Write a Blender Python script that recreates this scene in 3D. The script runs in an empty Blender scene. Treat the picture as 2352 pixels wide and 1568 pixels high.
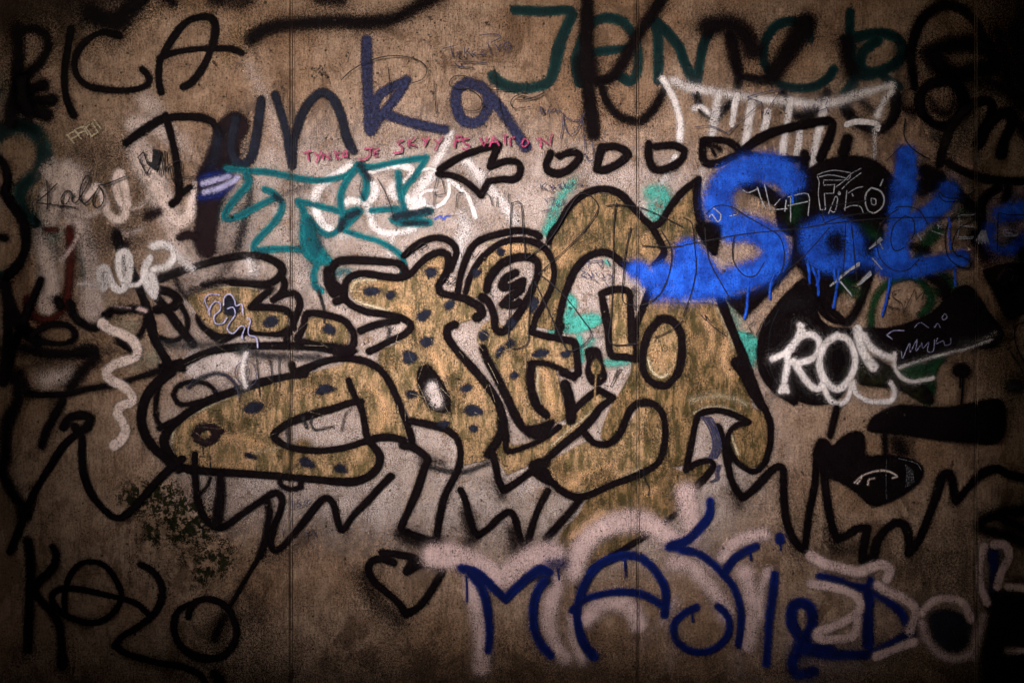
import bpy, math, random
import numpy as np

# ------------------------------------------------------------------ camera
sc = bpy.context.scene
M = 0.002                      # one traced unit on the wall = 2 mm
ZC = 1.85                      # height of the middle of the view
CAM_D = 4.704 * 35.0 / 36.0
cam_d = bpy.data.cameras.new('camera'); cam = bpy.data.objects.new('camera', cam_d)
sc.collection.objects.link(cam)
cam.location = (0, -CAM_D, ZC); cam.rotation_euler = (math.radians(90), 0, 0)
cam_d.lens = 35; cam_d.sensor_width = 36; cam_d.clip_start = 0.05; cam_d.clip_end = 200
sc.camera = cam

# ------------------------------------------------------------------ light: low hazy sun through the opening of an added, unseen room
SUN_EL, SUN_AZ = math.radians(27), math.radians(-34)   # azimuth from the wall's normal, negative = from the left
SUN_ANGLE = math.radians(13)
tosun = (math.sin(SUN_AZ) * math.cos(SUN_EL), -math.cos(SUN_AZ) * math.cos(SUN_EL), math.sin(SUN_EL))
w = bpy.data.worlds.new('World'); sc.world = w; w.use_nodes = True
nt = w.node_tree
sky = nt.nodes.new('ShaderNodeTexSky'); sky.sky_type = 'NISHITA'; sky.sun_disc = False
sky.sun_elevation = SUN_EL; sky.sun_rotation = math.atan2(tosun[0], tosun[1]); sky.dust_density = 4
bg = nt.nodes['Background']; nt.links.new(sky.outputs[0], bg.inputs[0]); bg.inputs[1].default_value = 0.05
sd = bpy.data.lights.new('sun', 'SUN'); sun = bpy.data.objects.new('sun', sd); sc.collection.objects.link(sun)
sd.energy = 1.5; sd.angle = SUN_ANGLE; sd.color = (1.0, 0.925, 0.89)
from mathutils import Vector
sun.rotation_euler = Vector(tosun).to_track_quat('Z', 'Y').to_euler()
sun.location = (0, -9, 6)
sc.view_settings.view_transform = 'Standard'; sc.view_settings.look = 'None'
sc.view_settings.gamma = 1; sc.view_settings.use_curve_mapping = False
sc.view_settings.exposure = 2.85
sc.cycles.transparent_max_bounces = 96
sc.cycles.max_bounces = 4; sc.cycles.diffuse_bounces = 2; sc.cycles.adaptive_threshold = .03
sc.cycles.sample_clamp_indirect = 4

rng = np.random.default_rng(7)
random.seed(7)

# ------------------------------------------------------------------ materials
def nodes(name):
    m = bpy.data.materials.new(name); m.use_nodes = True
    t = m.node_tree; t.nodes.clear()
    return m, t
class NB:
    def __init__(s, t): s.t = t
    def n(s, k, **kw):
        o = s.t.nodes.new(k)
        for a, b in kw.items(): setattr(o, a, b)
        return o
    def put(s, i, v):
        if hasattr(v, 'is_output') or isinstance(v, bpy.types.NodeSocket): s.t.links.new(v, i)
        elif v is not None: i.default_value = v
    def math(s, op, a, b=None, c=None, clamp=False):
        o = s.n('ShaderNodeMath', operation=op, use_clamp=clamp)
        s.put(o.inputs[0], a); s.put(o.inputs[1], b)
        if c is not None: s.put(o.inputs[2], c)
        return o.outputs[0]
    def ramp(s, v, a, b, c=0.0, d=1.0, smooth=False):
        o = s.n('ShaderNodeMapRange'); o.clamp = True
        if smooth: o.interpolation_type = 'SMOOTHSTEP'
        s.put(o.inputs[0], v)
        for i, x in zip((1, 2, 3, 4), (a, b, c, d)): s.put(o.inputs[i], x)
        return o.outputs[0]
    def mix(s, f, a, b, mode='MIX'):
        o = s.n('ShaderNodeMix', data_type='RGBA', blend_type=mode)
        s.put(o.inputs[0], f); s.put(o.inputs[6], a); s.put(o.inputs[7], b)
        return o.outputs[2]
    def noise(s, vec, scale, detail=2.0, rough=0.5, dist=0.0):
        o = s.n('ShaderNodeTexNoise'); s.put(o.inputs['Vector'], vec)
        o.inputs['Scale'].default_value = scale; o.inputs['Detail'].default_value = detail
        o.inputs['Roughness'].default_value = rough; o.inputs['Distortion'].default_value = dist
        return o.outputs['Fac']
    def map(s, vec, sc_, loc=(0, 0, 0), rot=(0, 0, 0)):
        o = s.n('ShaderNodeMapping'); s.put(o.inputs['Vector'], vec)
        o.inputs['Scale'].default_value = sc_; o.inputs['Location'].default_value = loc; o.inputs['Rotation'].default_value = rot
        return o.outputs[0]
def C3(c): return (c[0], c[1], c[2], 1.0)

# the concrete's relief and grime, shared by the bare wall and by every paint on it
grp = bpy.data.node_groups.new('wall_relief', 'ShaderNodeTree')
for nm in ('height', 'speck', 'grain', 'mottle', 'fine', 'lite', 'streak'):
    grp.interface.new_socket(nm, in_out='OUTPUT', socket_type='NodeSocketFloat')
b = NB(grp)
gout = b.n('NodeGroupOutput')
pos = b.n('ShaderNodeNewGeometry').outputs['Position']
pos2 = b.map(pos, (1, 0, 1))
mott = b.noise(pos2, 11, 4, .68)
fine = b.noise(pos2, 95, 2, .8)
vst = b.noise(b.map(pos, (170, 0, 24)), 1.0, 2, .7)                 # vertical trowel grain
vst2 = b.noise(b.map(pos, (38, 0, 5)), 1.0, 4, .62)
wave = b.noise(pos2, 3.1, 1, .5)                 # long runs
diag = b.noise(b.map(pos, (230, 0, 26), rot=(0, math.radians(38), 0)), 1.0, 1, .6)
sel = b.ramp(b.noise(b.map(pos, (1, 0, 1), (7, 0, 3)), 1.6, 0, .5), .42, .62)
vor = b.n('ShaderNodeTexVoronoi', feature='F1'); b.put(vor.inputs['Vector'], b.map(b.map(pos, (1, 0, 1)), (1, 1, 1)))
vor.inputs['Scale'].default_value = 34; vor.inputs['Randomness'].default_value = 1
vcol = b.n('ShaderNodeSeparateColor'); b.put(vcol.inputs[0], vor.outputs['Color'])
pitsize = b.ramp(vcol.outputs[0], .62, 1.0, 0.0, .20)
pit = b.ramp(b.math('SUBTRACT', vor.outputs['Distance'], pitsize), -.06, .02, 1.0, 0.0)
pit = b.math('MULTIPLY', pit, b.ramp(vcol.outputs[0], .62, .66))
spn = b.noise(pos2, 130, 1, .6)
spk = b.ramp(spn, .57, .63)
spk = b.math('MULTIPLY', spk, b.ramp(mott, .38, .60, .1, 1))
sx = b.n('ShaderNodeSeparateXYZ'); b.put(sx.inputs[0], pos)
dm = None
for su in (669, 1465, 2241):
    dd = b.math('ABSOLUTE', b.math('SUBTRACT', sx.outputs[0], (su - 1176) * M))
    dm = dd if dm is None else b.math('MINIMUM', dm, dd)
vl = b.ramp(b.noise(b.map(pos, (230, 0, .5)), 1.0, 1, .7), .57, .62)
vl = b.math('MULTIPLY', vl, b.ramp(dm, .05, .012, 0, .8))
scr = b.noise(b.map(pos, (22, 0, 1.6), (3, 0, 1), (0, math.radians(-28), 0)), 3.0, 3, .75)
scratch = b.ramp(b.math('ABSOLUTE', b.math('SUBTRACT', scr, .5)), 0, .006, 1, 0)
h = b.math('MULTIPLY', fine, .55)
lite = b.math('ADD', b.math('ADD', b.math('MULTIPLY', fine, .75), b.math('MULTIPLY', vst, .75)), b.math('MULTIPLY', wave, 3.2))
gr = b.math('ADD', b.math('MULTIPLY', vst, b.math('SUBTRACT', 1.0, b.math('MULTIPLY', sel, .6))), b.math('MULTIPLY', diag, b.math('MULTIPLY', sel, .6)))
h = b.math('ADD', h, b.math('MULTIPLY', gr, .75))
h = b.math('ADD', h, b.math('MULTIPLY', mott, .8))
h = b.math('ADD', h, b.math('MULTIPLY', wave, 3.2))
h = b.math('ADD', h, b.math('MULTIPLY', pit, -1.4))
h = b.math('ADD', h, b.math('MULTIPLY', scratch, -.35))
h = b.math('ADD', h, b.math('MULTIPLY', spk, -.4))
speck = b.math('MAXIMUM', b.math('MAXIMUM', b.math('MAXIMUM', b.math('MULTIPLY', spk, .9), pit), vl), b.math('MULTIPLY', scratch, .5))
for i, v in enumerate((h, speck, gr, mott, fine, lite, vst2)): b.put(gout.inputs[i], v)

SEAMS_U = [-127, 669, 1465, 2241, 3020]
GAP = 3.4; STRIP = 1.6      # half width of a joint, in units
def seam_mask(b, pos, half):
    x = b.n('ShaderNodeSeparateXYZ'); b.put(x.inputs[0], pos)
    out = None
    chip = b.math('MULTIPLY', b.math('SUBTRACT', b.noise(b.map(pos, (1, 0, 1)), 40, 2, .7), .5), .006)
    for s in SEAMS_U[1:4]:
        d = b.math('ABSOLUTE', b.math('SUBTRACT', x.outputs[0], (s - 1176) * M))
        d = b.math('ADD', d, chip)
        k = b.math('MAXIMUM', b.math('GREATER_THAN', d, half), b.math('LESS_THAN', d, STRIP * M))
        out = k if out is None else b.math('MULTIPLY', out, k)
    return out

def concrete(name, c1, c2, dirt, grime=1.0):
    m, t = nodes(name); b = NB(t)
    g = b.n('ShaderNodeGroup'); g.node_tree = grp
    o = b.n('ShaderNodeOutputMaterial'); p = b.n('ShaderNodeBsdfPrincipled')
    pos = b.n('ShaderNodeNewGeometry').outputs['Position']
    big = b.noise(b.map(pos, (1, 1, 1), (11, 5, 2)), 1.3, 3, .6)
    col = b.mix(b.ramp(big, .40, .58), C3(c1), C3(c2))
    blot = b.noise(b.map(pos, (1, 1, .6), (3, 1, 8)), 4.5, 4, .72, .6)
    col = b.mix(b.ramp(blot, .53, .60, 0, .72 * grime), col, C3([x * .42 for x in dirt]))
    col = b.mix(b.ramp(blot, .46, .36, 0, .45 * grime), col, C3([min(1, x * 1.35) for x in c2]))
    col = b.mix(b.ramp(g.outputs['mottle'], .35, .68, 0, .65 * grime), col, C3(dirt))
    col = b.mix(b.ramp(g.outputs['grain'], .38, .66, .5 * grime, 0), col, C3([x * .35 for x in c1]))
    col = b.mix(b.ramp(g.outputs['streak'], .54, .68, 0, .42 * grime), col, C3([x * .4 for x in dirt]))
    col = b.mix(b.ramp(g.outputs['fine'], .38, .55, .42 * grime, 0), col, C3((.035, .026, .02)))
    col = b.mix(b.math('MULTIPLY', g.outputs['speck'], .85), col, C3((.016, .011, .009)))
    bu = b.n('ShaderNodeBump'); bu.inputs['Strength'].default_value = .9; bu.inputs['Distance'].default_value = .0038
    b.put(bu.inputs['Height'], g.outputs['height'])
    b.put(p.inputs['Base Color'], col); p.inputs['Roughness'].default_value = .82
    p.inputs['Specular IOR Level'].default_value = .06
    b.put(p.inputs['Normal'], bu.outputs[0]); b.put(o.inputs[0], p.outputs[0])
    return m

def paint(name, c1, c2=None, rough=.55, wear=.25, speckle=1.0, mscale=14, bumpk=.8, dots=240, spec=.04, grit=.62, halo=0.0, vr=(.38, .62), core=None, dry=0.0, aniso=False, clump=False):
    """sprayed paint: coverage comes from the mesh attribute `edge` (-1 fully inside, +1 outside) and `cover`"""
    c2 = c2 or [x * .7 for x in c1]
    m, t = nodes(name); b = NB(t)
    g = b.n('ShaderNodeGroup'); g.node_tree = grp
    o = b.n('ShaderNodeOutputMaterial'); p = b.n('ShaderNodeBsdfPrincipled')
    pos = b.n('ShaderNodeNewGeometry').outputs['Position']
    pz = b.map(pos, (1, 0, 1))
    e = b.n('ShaderNodeAttribute', attribute_name='edge').outputs['Fac']
    cv = b.n('ShaderNodeAttribute', attribute_name='cover').outputs['Fac']
    wob = b.math('MULTIPLY', b.math('SUBTRACT', b.noise(pz, 60, 1, .6), .5), .3)
    e = b.math('ADD', e, wob)
    tail = b.math('MULTIPLY', b.math('POWER', b.ramp(e, 4.6, 0.0), 1.9), halo)
    cov = b.math('MULTIPLY', b.math('MAXIMUM', b.math('POWER', b.ramp(e, 2.8, -1.1, 0, 1, True), 1.7), tail), cv)
    cov = b.math('MULTIPLY', cov, b.math('SUBTRACT', 1.0, b.math('MULTIPLY', g.outputs['speck'], wear)))
    if clump: cov = b.math('MULTIPLY', cov, b.ramp(b.noise(pz, 26, 4, .7), .42, .53))
    if dry: cov = b.math('MULTIPLY', cov, b.math('SUBTRACT', 1.0, b.math('MULTIPLY', b.ramp(g.outputs['mottle'], .56, .72), dry)))
    nz = b.noise(pz, dots, 0, .6)
    nz = b.math('ADD', b.math('MULTIPLY', nz, .55), b.math('MULTIPLY', g.outputs['fine'], .45))
    nz = b.ramp(nz, .40, .60)
    a = b.math('ADD', b.math('MULTIPLY', b.math('SUBTRACT', cov, nz), 0.75 * speckle), cov, clamp=True)
    a = b.math('MULTIPLY', a, seam_mask(b, pos, GAP * M))
    var = b.noise(b.map(pos, (26, 0, 9), (4, 0, 9), (0, math.radians(35), 0)), 1.0, 4, .68, .4) if aniso else b.noise(b.map(pos, (1, 0, 1), (4, 0, 9)), mscale, 2, .65)
    col = b.mix(b.ramp(var, vr[0], vr[1]), C3(c1), C3(c2))
    if core: col = b.mix(b.ramp(e, .5, -1.3), col, C3(core))
    grit = b.ramp(g.outputs['mottle'], .36, .60, grit * .45, grit * 1.15)
    col = b.mix(b.math('MULTIPLY', b.ramp(g.outputs['fine'], .38, .56, 1, 0), grit), col, C3([x * .3 + .002 for x in c2]))
    col = b.mix(b.math('MULTIPLY', b.ramp(g.outputs['grain'], .4, .56, .7, 0), grit), col, C3([x * .35 + .002 for x in c2]))
    col = b.mix(b.math('MULTIPLY', g.outputs['speck'], .75), col, C3((.012, .009, .008)))
    bu = b.n('ShaderNodeBump'); bu.inputs['Strength'].default_value = bumpk; bu.inputs['Distance'].default_value = .0038
    b.put(bu.inputs['Height'], g.outputs['lite'])
    b.put(p.inputs['Base Color'], col); p.inputs['Roughness'].default_value = rough
    p.inputs['Specular IOR Level'].default_value = spec
    b.put(p.inputs['Normal'], bu.outputs[0]); b.put(p.inputs['Alpha'], a)
    b.put(o.inputs[0], p.outputs[0])
    return m

MATS = {
 'black':  paint('black_spray_paint', (.0020,.0006,.0012), (.0035,.0014,.0024), .7, .10, bumpk=.6, halo=.52, spec=.025, dry=.10),
 'dusty':  paint('faded_black_spray_paint', (.010,.010,.013), (.02,.02,.024), .7, .5, 1.0),
 'brown':  paint('corner_shade_brown', (.012,.007,.005), (.03,.016,.01), .7, .4),  # for the corner shade painted on the wall
 'gold':   paint('gold_paint', (.37,.23,.125), (.105,.074,.028), .45, .5, 1.0, 1, 1.0, grit=.8, vr=(.42,.585), spec=.12, aniso=True),
 'golddk': paint('dull_gold_paint', (.245,.145,.068), (.055,.040,.012), .45, .45, 1.0, 1, 1.0, vr=(.42,.585), grit=.8, spec=.12, aniso=True),
 'tan':    paint('tan_mottle_paint', (.58,.34,.20), (.44,.27,.13), .5, .4),
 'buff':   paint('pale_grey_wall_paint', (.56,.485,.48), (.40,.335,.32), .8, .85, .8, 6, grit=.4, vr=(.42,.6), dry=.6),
 'cream':  paint('cream_rim_paint', (.60,.50,.36), (.46,.37,.24), .6, .4),
 'white':  paint('white_spray_paint', (.80,.74,.76), (.64,.58,.58), .6, .35, halo=.38, dry=.25),
 'pinkw':  paint('pinkish_white_spray_paint', (.62,.45,.44), (.50,.36,.35), .7, .4),
 'fade':   paint('faded_white_paint', (.76,.61,.57), (.60,.47,.42), .8, .6, .7),
 'lilac':  paint('lilac_marker', (.42,.40,.62), (.30,.29,.50), .5, .2),
 'teal':   paint('turquoise_spray_paint', (.005,.20,.22), (.004,.12,.15), .5, .3, halo=.45, core=(.001,.06,.08), dry=.3),
 'mint':   paint('mint_spray_paint', (.07,.40,.34), (.05,.27,.23), .6, .7, dry=.7, mscale=30),
 'deept':  paint('deep_teal_spray_paint', (.002,.022,.024), (.004,.06,.06), .5, .15, core=(.0012,.008,.009), dry=.3),
 'blue':   paint('bright_blue_spray_paint', (.014,.10,.64), (.007,.045,.34), .42, .3, grit=.5, spec=.06, dry=.3, bumpk=1.0),
 'navy':   paint('navy_blue_spray_paint', (.005,.022,.20), (.003,.008,.085), .5, .15, halo=.45, core=(.0015,.006,.06), dry=.3),
 'indigo': paint('indigo_spray_paint', (.006,.007,.02), (.028,.032,.085), .6, .8, 1.0, 75, dry=.5),
 'dindigo':paint('blue_black_spray_paint', (.005,.005,.011), (.011,.014,.028), .6, .5, 1.1),
 'maroon': paint('maroon_black_paint', (.006,.0015,.003), (.010,.003,.005), .6, .2),
 'green':  paint('dark_green_spray_paint', (.006,.05,.016), (.004,.028,.010), .6, .3),
 'red':    paint('brown_red_paint', (.085,.012,.008), (.05,.008,.006), .7, .4),
 'pink':   paint('pink_marker', (.38,.05,.14), (.28,.05,.11), .6, .8, 1.0),
 'pen':    paint('black_marker', (.010,.009,.012), (.02,.018,.022), .6, .35),
 'bpen':   paint('blue_black_marker', (.03,.032,.08), (.05,.05,.10), .6, .45),
 'scratchw': paint('pale_scratch', (.38,.38,.42), (.25,.26,.30), .7, .6, 1.0),
 'moss':   paint('moss_growth', (.006,.007,.002), (.016,.016,.005), .95, 0, 1.6, 60, 1.0, 220, clump=True),
 'grime':  paint('grime_and_edge_shade', (.035,.026,.02), (.06,.045,.035), .95, 0, .8, 20, 1.0, 200),  # grime, and the edge shade painted along the bottom
 'rust':   paint('rusty_ochre_stain', (.34,.20,.07), (.25,.14,.05), .9, .3, .5),
}

# ------------------------------------------------------------------ the traced units and the painting machine
OFF = {'U': (0, 0, 1.0)}
for r, row in enumerate(('ABC', 'DEF', 'GHI')):
    for c, k in enumerate(row): OFF[k] = (c * 784.0, (0, 522.5, 1045.3)[r], 1 / 3.0)
def parse(txt):
    """'A:10,20 30,40! B:5,6' -> list of (u, v, corner)"""
    out = []; cur = parse.cur
    for tok in txt.split():
        if ':' in tok:
            k, tok = tok.split(':'); cur = OFF[k]; parse.cur = cur
        cor = tok.endswith('!')
        x, y = tok.rstrip('!').split(',')
        out.append((cur[0] + float(x) * cur[2], cur[1] + float(y) * cur[2], cor))
    return out
parse.cur = OFF['U']
def smooth(pts, closed=False, n=5):
    P = [np.array(p[:2]) for p in pts]; K = [p[2] for p in pts]; N = len(P)
    if N < 2: return np.array([P[0], P[0] + 0.01])
    if N == 2 and not closed: return np.array(P)
    out = []
    rngi = range(N if closed else N - 1)
    for i in rngi:
        p1, p2 = P[i], P[(i + 1) % N]
        p0 = P[i - 1] if (closed or i > 0) else 2 * p1 - p2
        p3 = P[(i + 2) % N] if (closed or i + 2 < N) else 2 * p2 - p1
        if K[i]: p0 = 2 * p1 - p2
        if K[(i + 1) % N]: p3 = 2 * p2 - p1
        d = np.linalg.norm(p2 - p1)
        m1, m2 = (p2 - p0) / 2, (p3 - p1) / 2
        for mm in (m1, m2):                                    # keep tangents from overshooting short spans
            L = np.linalg.norm(mm)
            if L > 1.25 * d and L > 0: mm *= 1.25 * d / L
        for j in range(n):
            t = j / n; t2 = t * t; t3 = t2 * t
            out.append((2*t3-3*t2+1)*p1 + (t3-2*t2+t)*m1 + (-2*t3+3*t2)*p2 + (t3-t2)*m2)
    if not closed: out.append(P[-1])
    return np.array(out)

LAYER = [0]
TH = {}
col = sc.collection
def mesh_obj(name, V, F, mat, parent, attrs):
    me = bpy.data.meshes.new(name)
    me.vertices.add(len(V)); me.vertices.foreach_set('co', np.asarray(V, dtype=np.float32).ravel())
    F = np.asarray(F, dtype=np.int32)
    me.loops.add(F.size); me.loops.foreach_set('vertex_index', F.ravel())
    me.polygons.add(len(F)); me.polygons.foreach_set('loop_start', np.arange(0, F.size, 4, dtype=np.int32))
    me.update(calc_edges=True)
    for k, v in attrs.items():
        a = me.attributes.new(k, 'FLOAT', 'POINT'); a.data.foreach_set('value', np.asarray(v, dtype=np.float32))
    me.materials.append(mat)
    o = bpy.data.objects.new(name, me); col.objects.link(o)
    if parent is not None: o.parent = parent
    return o

class Part:
    pass
PENDING = []
def T(name, label, cat='graffiti', group=None):
    """start a painted thing"""
    t = dict(name=name, label=label, cat=cat, group=group, parts=[]); PENDING.append(t)
def P(name, mat, soft=None, cover=1.0, label=None):
    PENDING[-1]['parts'].append(dict(name=name, mat=mat, soft=soft, cover=cover, label=label, s=[], pen=[]))
def s(w, txt, soft=None, cover=None, w2=None, closed=False):
    """a sprayed stroke, width w in tile pixels (a third of a unit)"""
    p = PENDING[-1]['parts'][-1]
    pts = smooth(parse(txt), closed)
    if closed: pts = np.vstack([pts, pts[:1]])
    r = w / 6.0
    so = soft if soft is not None else (p['soft'] if p['soft'] is not None else max(5, w * .19))
    p['s'].append(('s', pts, r, (w2 / 6.0 if w2 else r), so / 3.0, cover if cover is not None else p['cover']))
def f(txt, soft=None, cover=None, sm=True):
    p = PENDING[-1]['parts'][-1]
    pr = parse(txt)
    pts = smooth(pr, True) if sm else np.array([q[:2] for q in pr])
    so = soft if soft is not None else (p['soft'] if p['soft'] is not None else 8)
    p['s'].append(('f', pts, 0, 0, so / 3.0, cover if cover is not None else p['cover']))
def k(w, txt, cover=None):
    """a pen line"""
    p = PENDING[-1]['parts'][-1]
    p['pen'].append((smooth(parse(txt), n=4), w / 6.0, cover if cover is not None else p['cover']))

def wob(n, amp):
    if n < 3: return np.ones(n)
    a = rng.normal(0, 1, n + 8); kk = np.ones(7) / 7
    return 1 + amp * np.convolve(a, kk, 'same')[4:4 + n] * 2.2

HALO = ('black', 'teal', 'white', 'navy')
def field(part, step):
    S = part['s']; PK = 4.6 if part['mat'] in HALO else 3.0
    lo = np.array([1e9, 1e9]); hi = -lo
    for kd, pts, r0, r1, so, cv in S:
        pad = max(r0, r1) + so * PK + step * 2
        lo = np.minimum(lo, pts.min(0) - pad); hi = np.maximum(hi, pts.max(0) + pad)
    lo = np.maximum(lo, (-90, -90)); hi = np.minimum(hi, (2442, 1658))
    nx, ny = int((hi[0] - lo[0]) / step) + 2, int((hi[1] - lo[1]) / step) + 2
    X = lo[0] + np.arange(nx) * step; Y = lo[1] + np.arange(ny) * step
    Tt = np.full((ny, nx), 9.0, dtype=np.float32); Cv = np.zeros((ny, nx), dtype=np.float32)
    for kd, pts, r0, r1, so, cv in S:
        so = max(so, .9)
        if kd == 's':
            n = len(pts); R = np.linspace(r0, r1, n) * wob(n, .085)
            pad = max(r0, r1) * 1.15 + so * PK + step * 1.5
            for i in range(n - 1):
                a, c = pts[i], pts[i + 1]
                x0, x1 = min(a[0], c[0]) - pad, max(a[0], c[0]) + pad
                y0, y1 = min(a[1], c[1]) - pad, max(a[1], c[1]) + pad
                i0, i1 = max(0, int((x0 - lo[0]) / step)), min(nx, int((x1 - lo[0]) / step) + 2)
                j0, j1 = max(0, int((y0 - lo[1]) / step)), min(ny, int((y1 - lo[1]) / step) + 2)
                if i1 <= i0 or j1 <= j0: continue
                gx = X[i0:i1][None, :] - a[0]; gy = Y[j0:j1][:, None] - a[1]
                d = c - a; L2 = max(1e-9, d @ d)
                tt = np.clip((gx * d[0] + gy * d[1]) / L2, 0, 1)
                dist = np.sqrt((gx - tt * d[0]) ** 2 + (gy - tt * d[1]) ** 2)
                v = (dist - (R[i] + (R[i + 1] - R[i]) * tt)) / so
                sub = Tt[j0:j1, i0:i1]; m = v < sub
                sub[m] = v[m]; cs = Cv[j0:j1, i0:i1]; cs[m] = cv
        else:
            pad = so * PK + step * 2
            l2 = np.maximum(lo, pts.min(0) - pad); h2 = np.minimum(hi, pts.max(0) + pad)
            i0, i1 = max(0, int((l2[0] - lo[0]) / step)), min(nx, int((h2[0] - lo[0]) / step) + 2)
            j0, j1 = max(0, int((l2[1] - lo[1]) / step)), min(ny, int((h2[1] - lo[1]) / step) + 2)
            GX, GY = np.meshgrid(X[i0:i1], Y[j0:j1])
            D = np.full(GX.shape, 1e9); ins = np.zeros(GX.shape, bool)
            n = len(pts)
            for i in range(n):
                a, c = pts[i], pts[(i + 1) % n]; d = c - a; L2 = max(1e-9, d @ d)
                gx = GX - a[0]; gy = GY - a[1]
                tt = np.clip((gx * d[0] + gy * d[1]) / L2, 0, 1)
                D = np.minimum(D, (gx - tt * d[0]) ** 2 + (gy - tt * d[1]) ** 2)
                if a[1] != c[1]:
                    cr = ((a[1] > GY) != (c[1] > GY)) & (GX < (c[0] - a[0]) * (GY - a[1]) / (c[1] - a[1]) + a[0])
                    ins ^= cr
            v = np.sqrt(D) / so; v[ins] *= -1
            sub = Tt[j0:j1, i0:i1]; m = v < sub
            sub[m] = v[m]; cs = Cv[j0:j1, i0:i1]; cs[m] = cv
    # cover must not be zero on the outer ring used for interpolation
    z = Cv == 0
    if z.any() and (~z).any():
        Cv[z] = part['cover']
    return X, Y, Tt, Cv

NTRI = [0]
def W(u, v): return (u - 1176.0) * M, ZC - (v - 784.0) * M
SPLIT = ('mottle', 'dull_stain', 'pale_rim', 'dark_rim', 'blot', 'haze', 'hole', 'patch', 'drip', 'smudge', 'dark_tone', 'smear', 'run', 'stroke', 'mark', 'splash', 'curl', 'scribble', 'shade', 'growth', 'scuff', 'dash')
def build_all():
    for t in PENDING:
        ex = []
        for p in t['parts']:
            if p['name'] in SPLIT and len(p['s']) + len(p['pen']) > 1 and len(p['pen']) < 14:
                for q in p['s']: ex.append(dict(p, s=[q], pen=[]))
                for q in p['pen']: ex.append(dict(p, s=[], pen=[q]))
            else: ex.append(p)
        t['parts'] = ex
        objs = []
        for p in t['parts']:
            if p['s']:
                rmin = min([min(q[2], q[3]) if q[0] == 's' else 9 for q in p['s']])
                smin = min([q[4] for q in p['s']])
                step = 1.5 if (rmin < 3.2 or smin < 1.3) else (2.2 if (rmin < 7 or smin < 3) else 3.2)
                X, Y, Tt, Cv = field(p, step)
                act = Tt < (4.4 if p['mat'] in HALO else 2.7)
                cell = act[:-1, :-1] | act[1:, :-1] | act[:-1, 1:] | act[1:, 1:]
                jj, ii = np.nonzero(cell)
                if len(jj) == 0: continue
                nx = len(X)
                q = np.stack([jj * nx + ii, (jj + 1) * nx + ii, (jj + 1) * nx + ii + 1, jj * nx + ii + 1], 1)
                used, inv = np.unique(q, return_inverse=True)
                F = inv.reshape(q.shape)
                uj, ui = used // nx, used % nx
                wx, wz = W(X[ui], Y[uj])
                LAYER[0] += 1
                y = -LAYER[0] * 2.2e-5
                yy = np.full(len(wx), y)
                if p['name'] == 'drip': yy -= .0016 * np.clip(.3 - Tt[uj, ui], 0, 1)      # runs stand proud of the wall
                objs.append((p, np.stack([wx, yy, wz], 1), F, Tt[uj, ui].clip(-3, 3), Cv[uj, ui]))
                NTRI[0] += 2 * len(F)
            if p['pen']:
                V = []; F = []; E = []; Cc = []
                for pts, r, cv in p['pen']:
                    LAYER[0] += 0.35
                    n = len(pts)
                    tg = np.gradient(pts, axis=0); L = np.linalg.norm(tg, axis=1); L[L == 0] = 1
                    nrm = np.stack([-tg[:, 1], tg[:, 0]], 1) / L[:, None]
                    rr = r * 2.3 * wob(n, .10)
                    base = len(V)
                    for i in range(n):
                        for kx in (-1, 0, 1):
                            q = pts[i] + nrm[i] * rr[i] * kx
                            x, z = W(q[0], q[1])
                            V.append((x, -LAYER[0] * 2.2e-5 - i * 2e-7, z)); E.append(-2.2 if kx == 0 else 2.2); Cc.append(cv)
                    for i in range(n - 1):
                        a = base + 3 * i
                        F.append((a, a + 3, a + 4, a + 1)); F.append((a + 1, a + 4, a + 5, a + 2))
                LAYER[0] += 0.3
                objs.append((p, np.array(V), F, E, Cc)); NTRI[0] += 2 * len(F)
        if not objs: continue
        allv = np.vstack([o[1] for o in objs]); lo, hi = allv.min(0), allv.max(0)
        loc = Vector(((lo[0] + hi[0]) / 2, 0.0, float(lo[2])))
        single = len(objs) == 1
        if not single:
            root = bpy.data.objects.new(t['name'], None); col.objects.link(root); root.location = loc; root.empty_display_size = .1
        for (p, V, F, E, Cc) in objs:
            o = mesh_obj(t['name'] if single else p['name'], V - np.array(loc), F, MATS[p['mat']], None if single else root, {'edge': E, 'cover': Cc})
            if single: root = o; root.location = loc
            elif p['label']: o['label'] = p['label']
        root['label'] = t['label']
        if t['cat']: root['category'] = t['cat']
        if t['group']: root['group'] = t['group']
        if t.get('kind'): root['kind'] = t['kind']

# ------------------------------------------------------------------ the place: wall of cast panels, and an added unseen room that shapes the light
M_WALL = concrete('cast_concrete', (.31,.190,.118), (.41,.285,.21), (.14,.076,.04))
M_IN = concrete('added_room_brown', (.13,.07,.032), (.10,.05,.022), (.06,.035,.02))  # dark brown for the added room, keeps its bounce low and warm
M_FLOOR = concrete('earth_floor', (.10,.055,.028), (.07,.04,.02), (.05,.03,.018))
def box(name, x0, x1, y0, y1, z0, z1, mat, parent=None, bevel=0.0):
    import bmesh
    bm = bmesh.new(); bmesh.ops.create_cube(bm, size=1)
    for v in bm.verts:
        v.co = Vector(((x0 + x1) / 2 + v.co.x * (x1 - x0), (y0 + y1) / 2 + v.co.y * (y1 - y0), (z0 + z1) / 2 + v.co.z * (z1 - z0)))
    if bevel: bmesh.ops.bevel(bm, geom=[e for e in bm.edges], offset=bevel, segments=1, affect='EDGES')
    me = bpy.data.meshes.new(name); bm.to_mesh(me); bm.free(); me.materials.append(mat)
    o = bpy.data.objects.new(name, me); col.objects.link(o)
    if parent: o.parent = parent
    return o
WALL_TOP = 7.2
wall = bpy.data.objects.new('concrete_wall', None); col.objects.link(wall)
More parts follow.
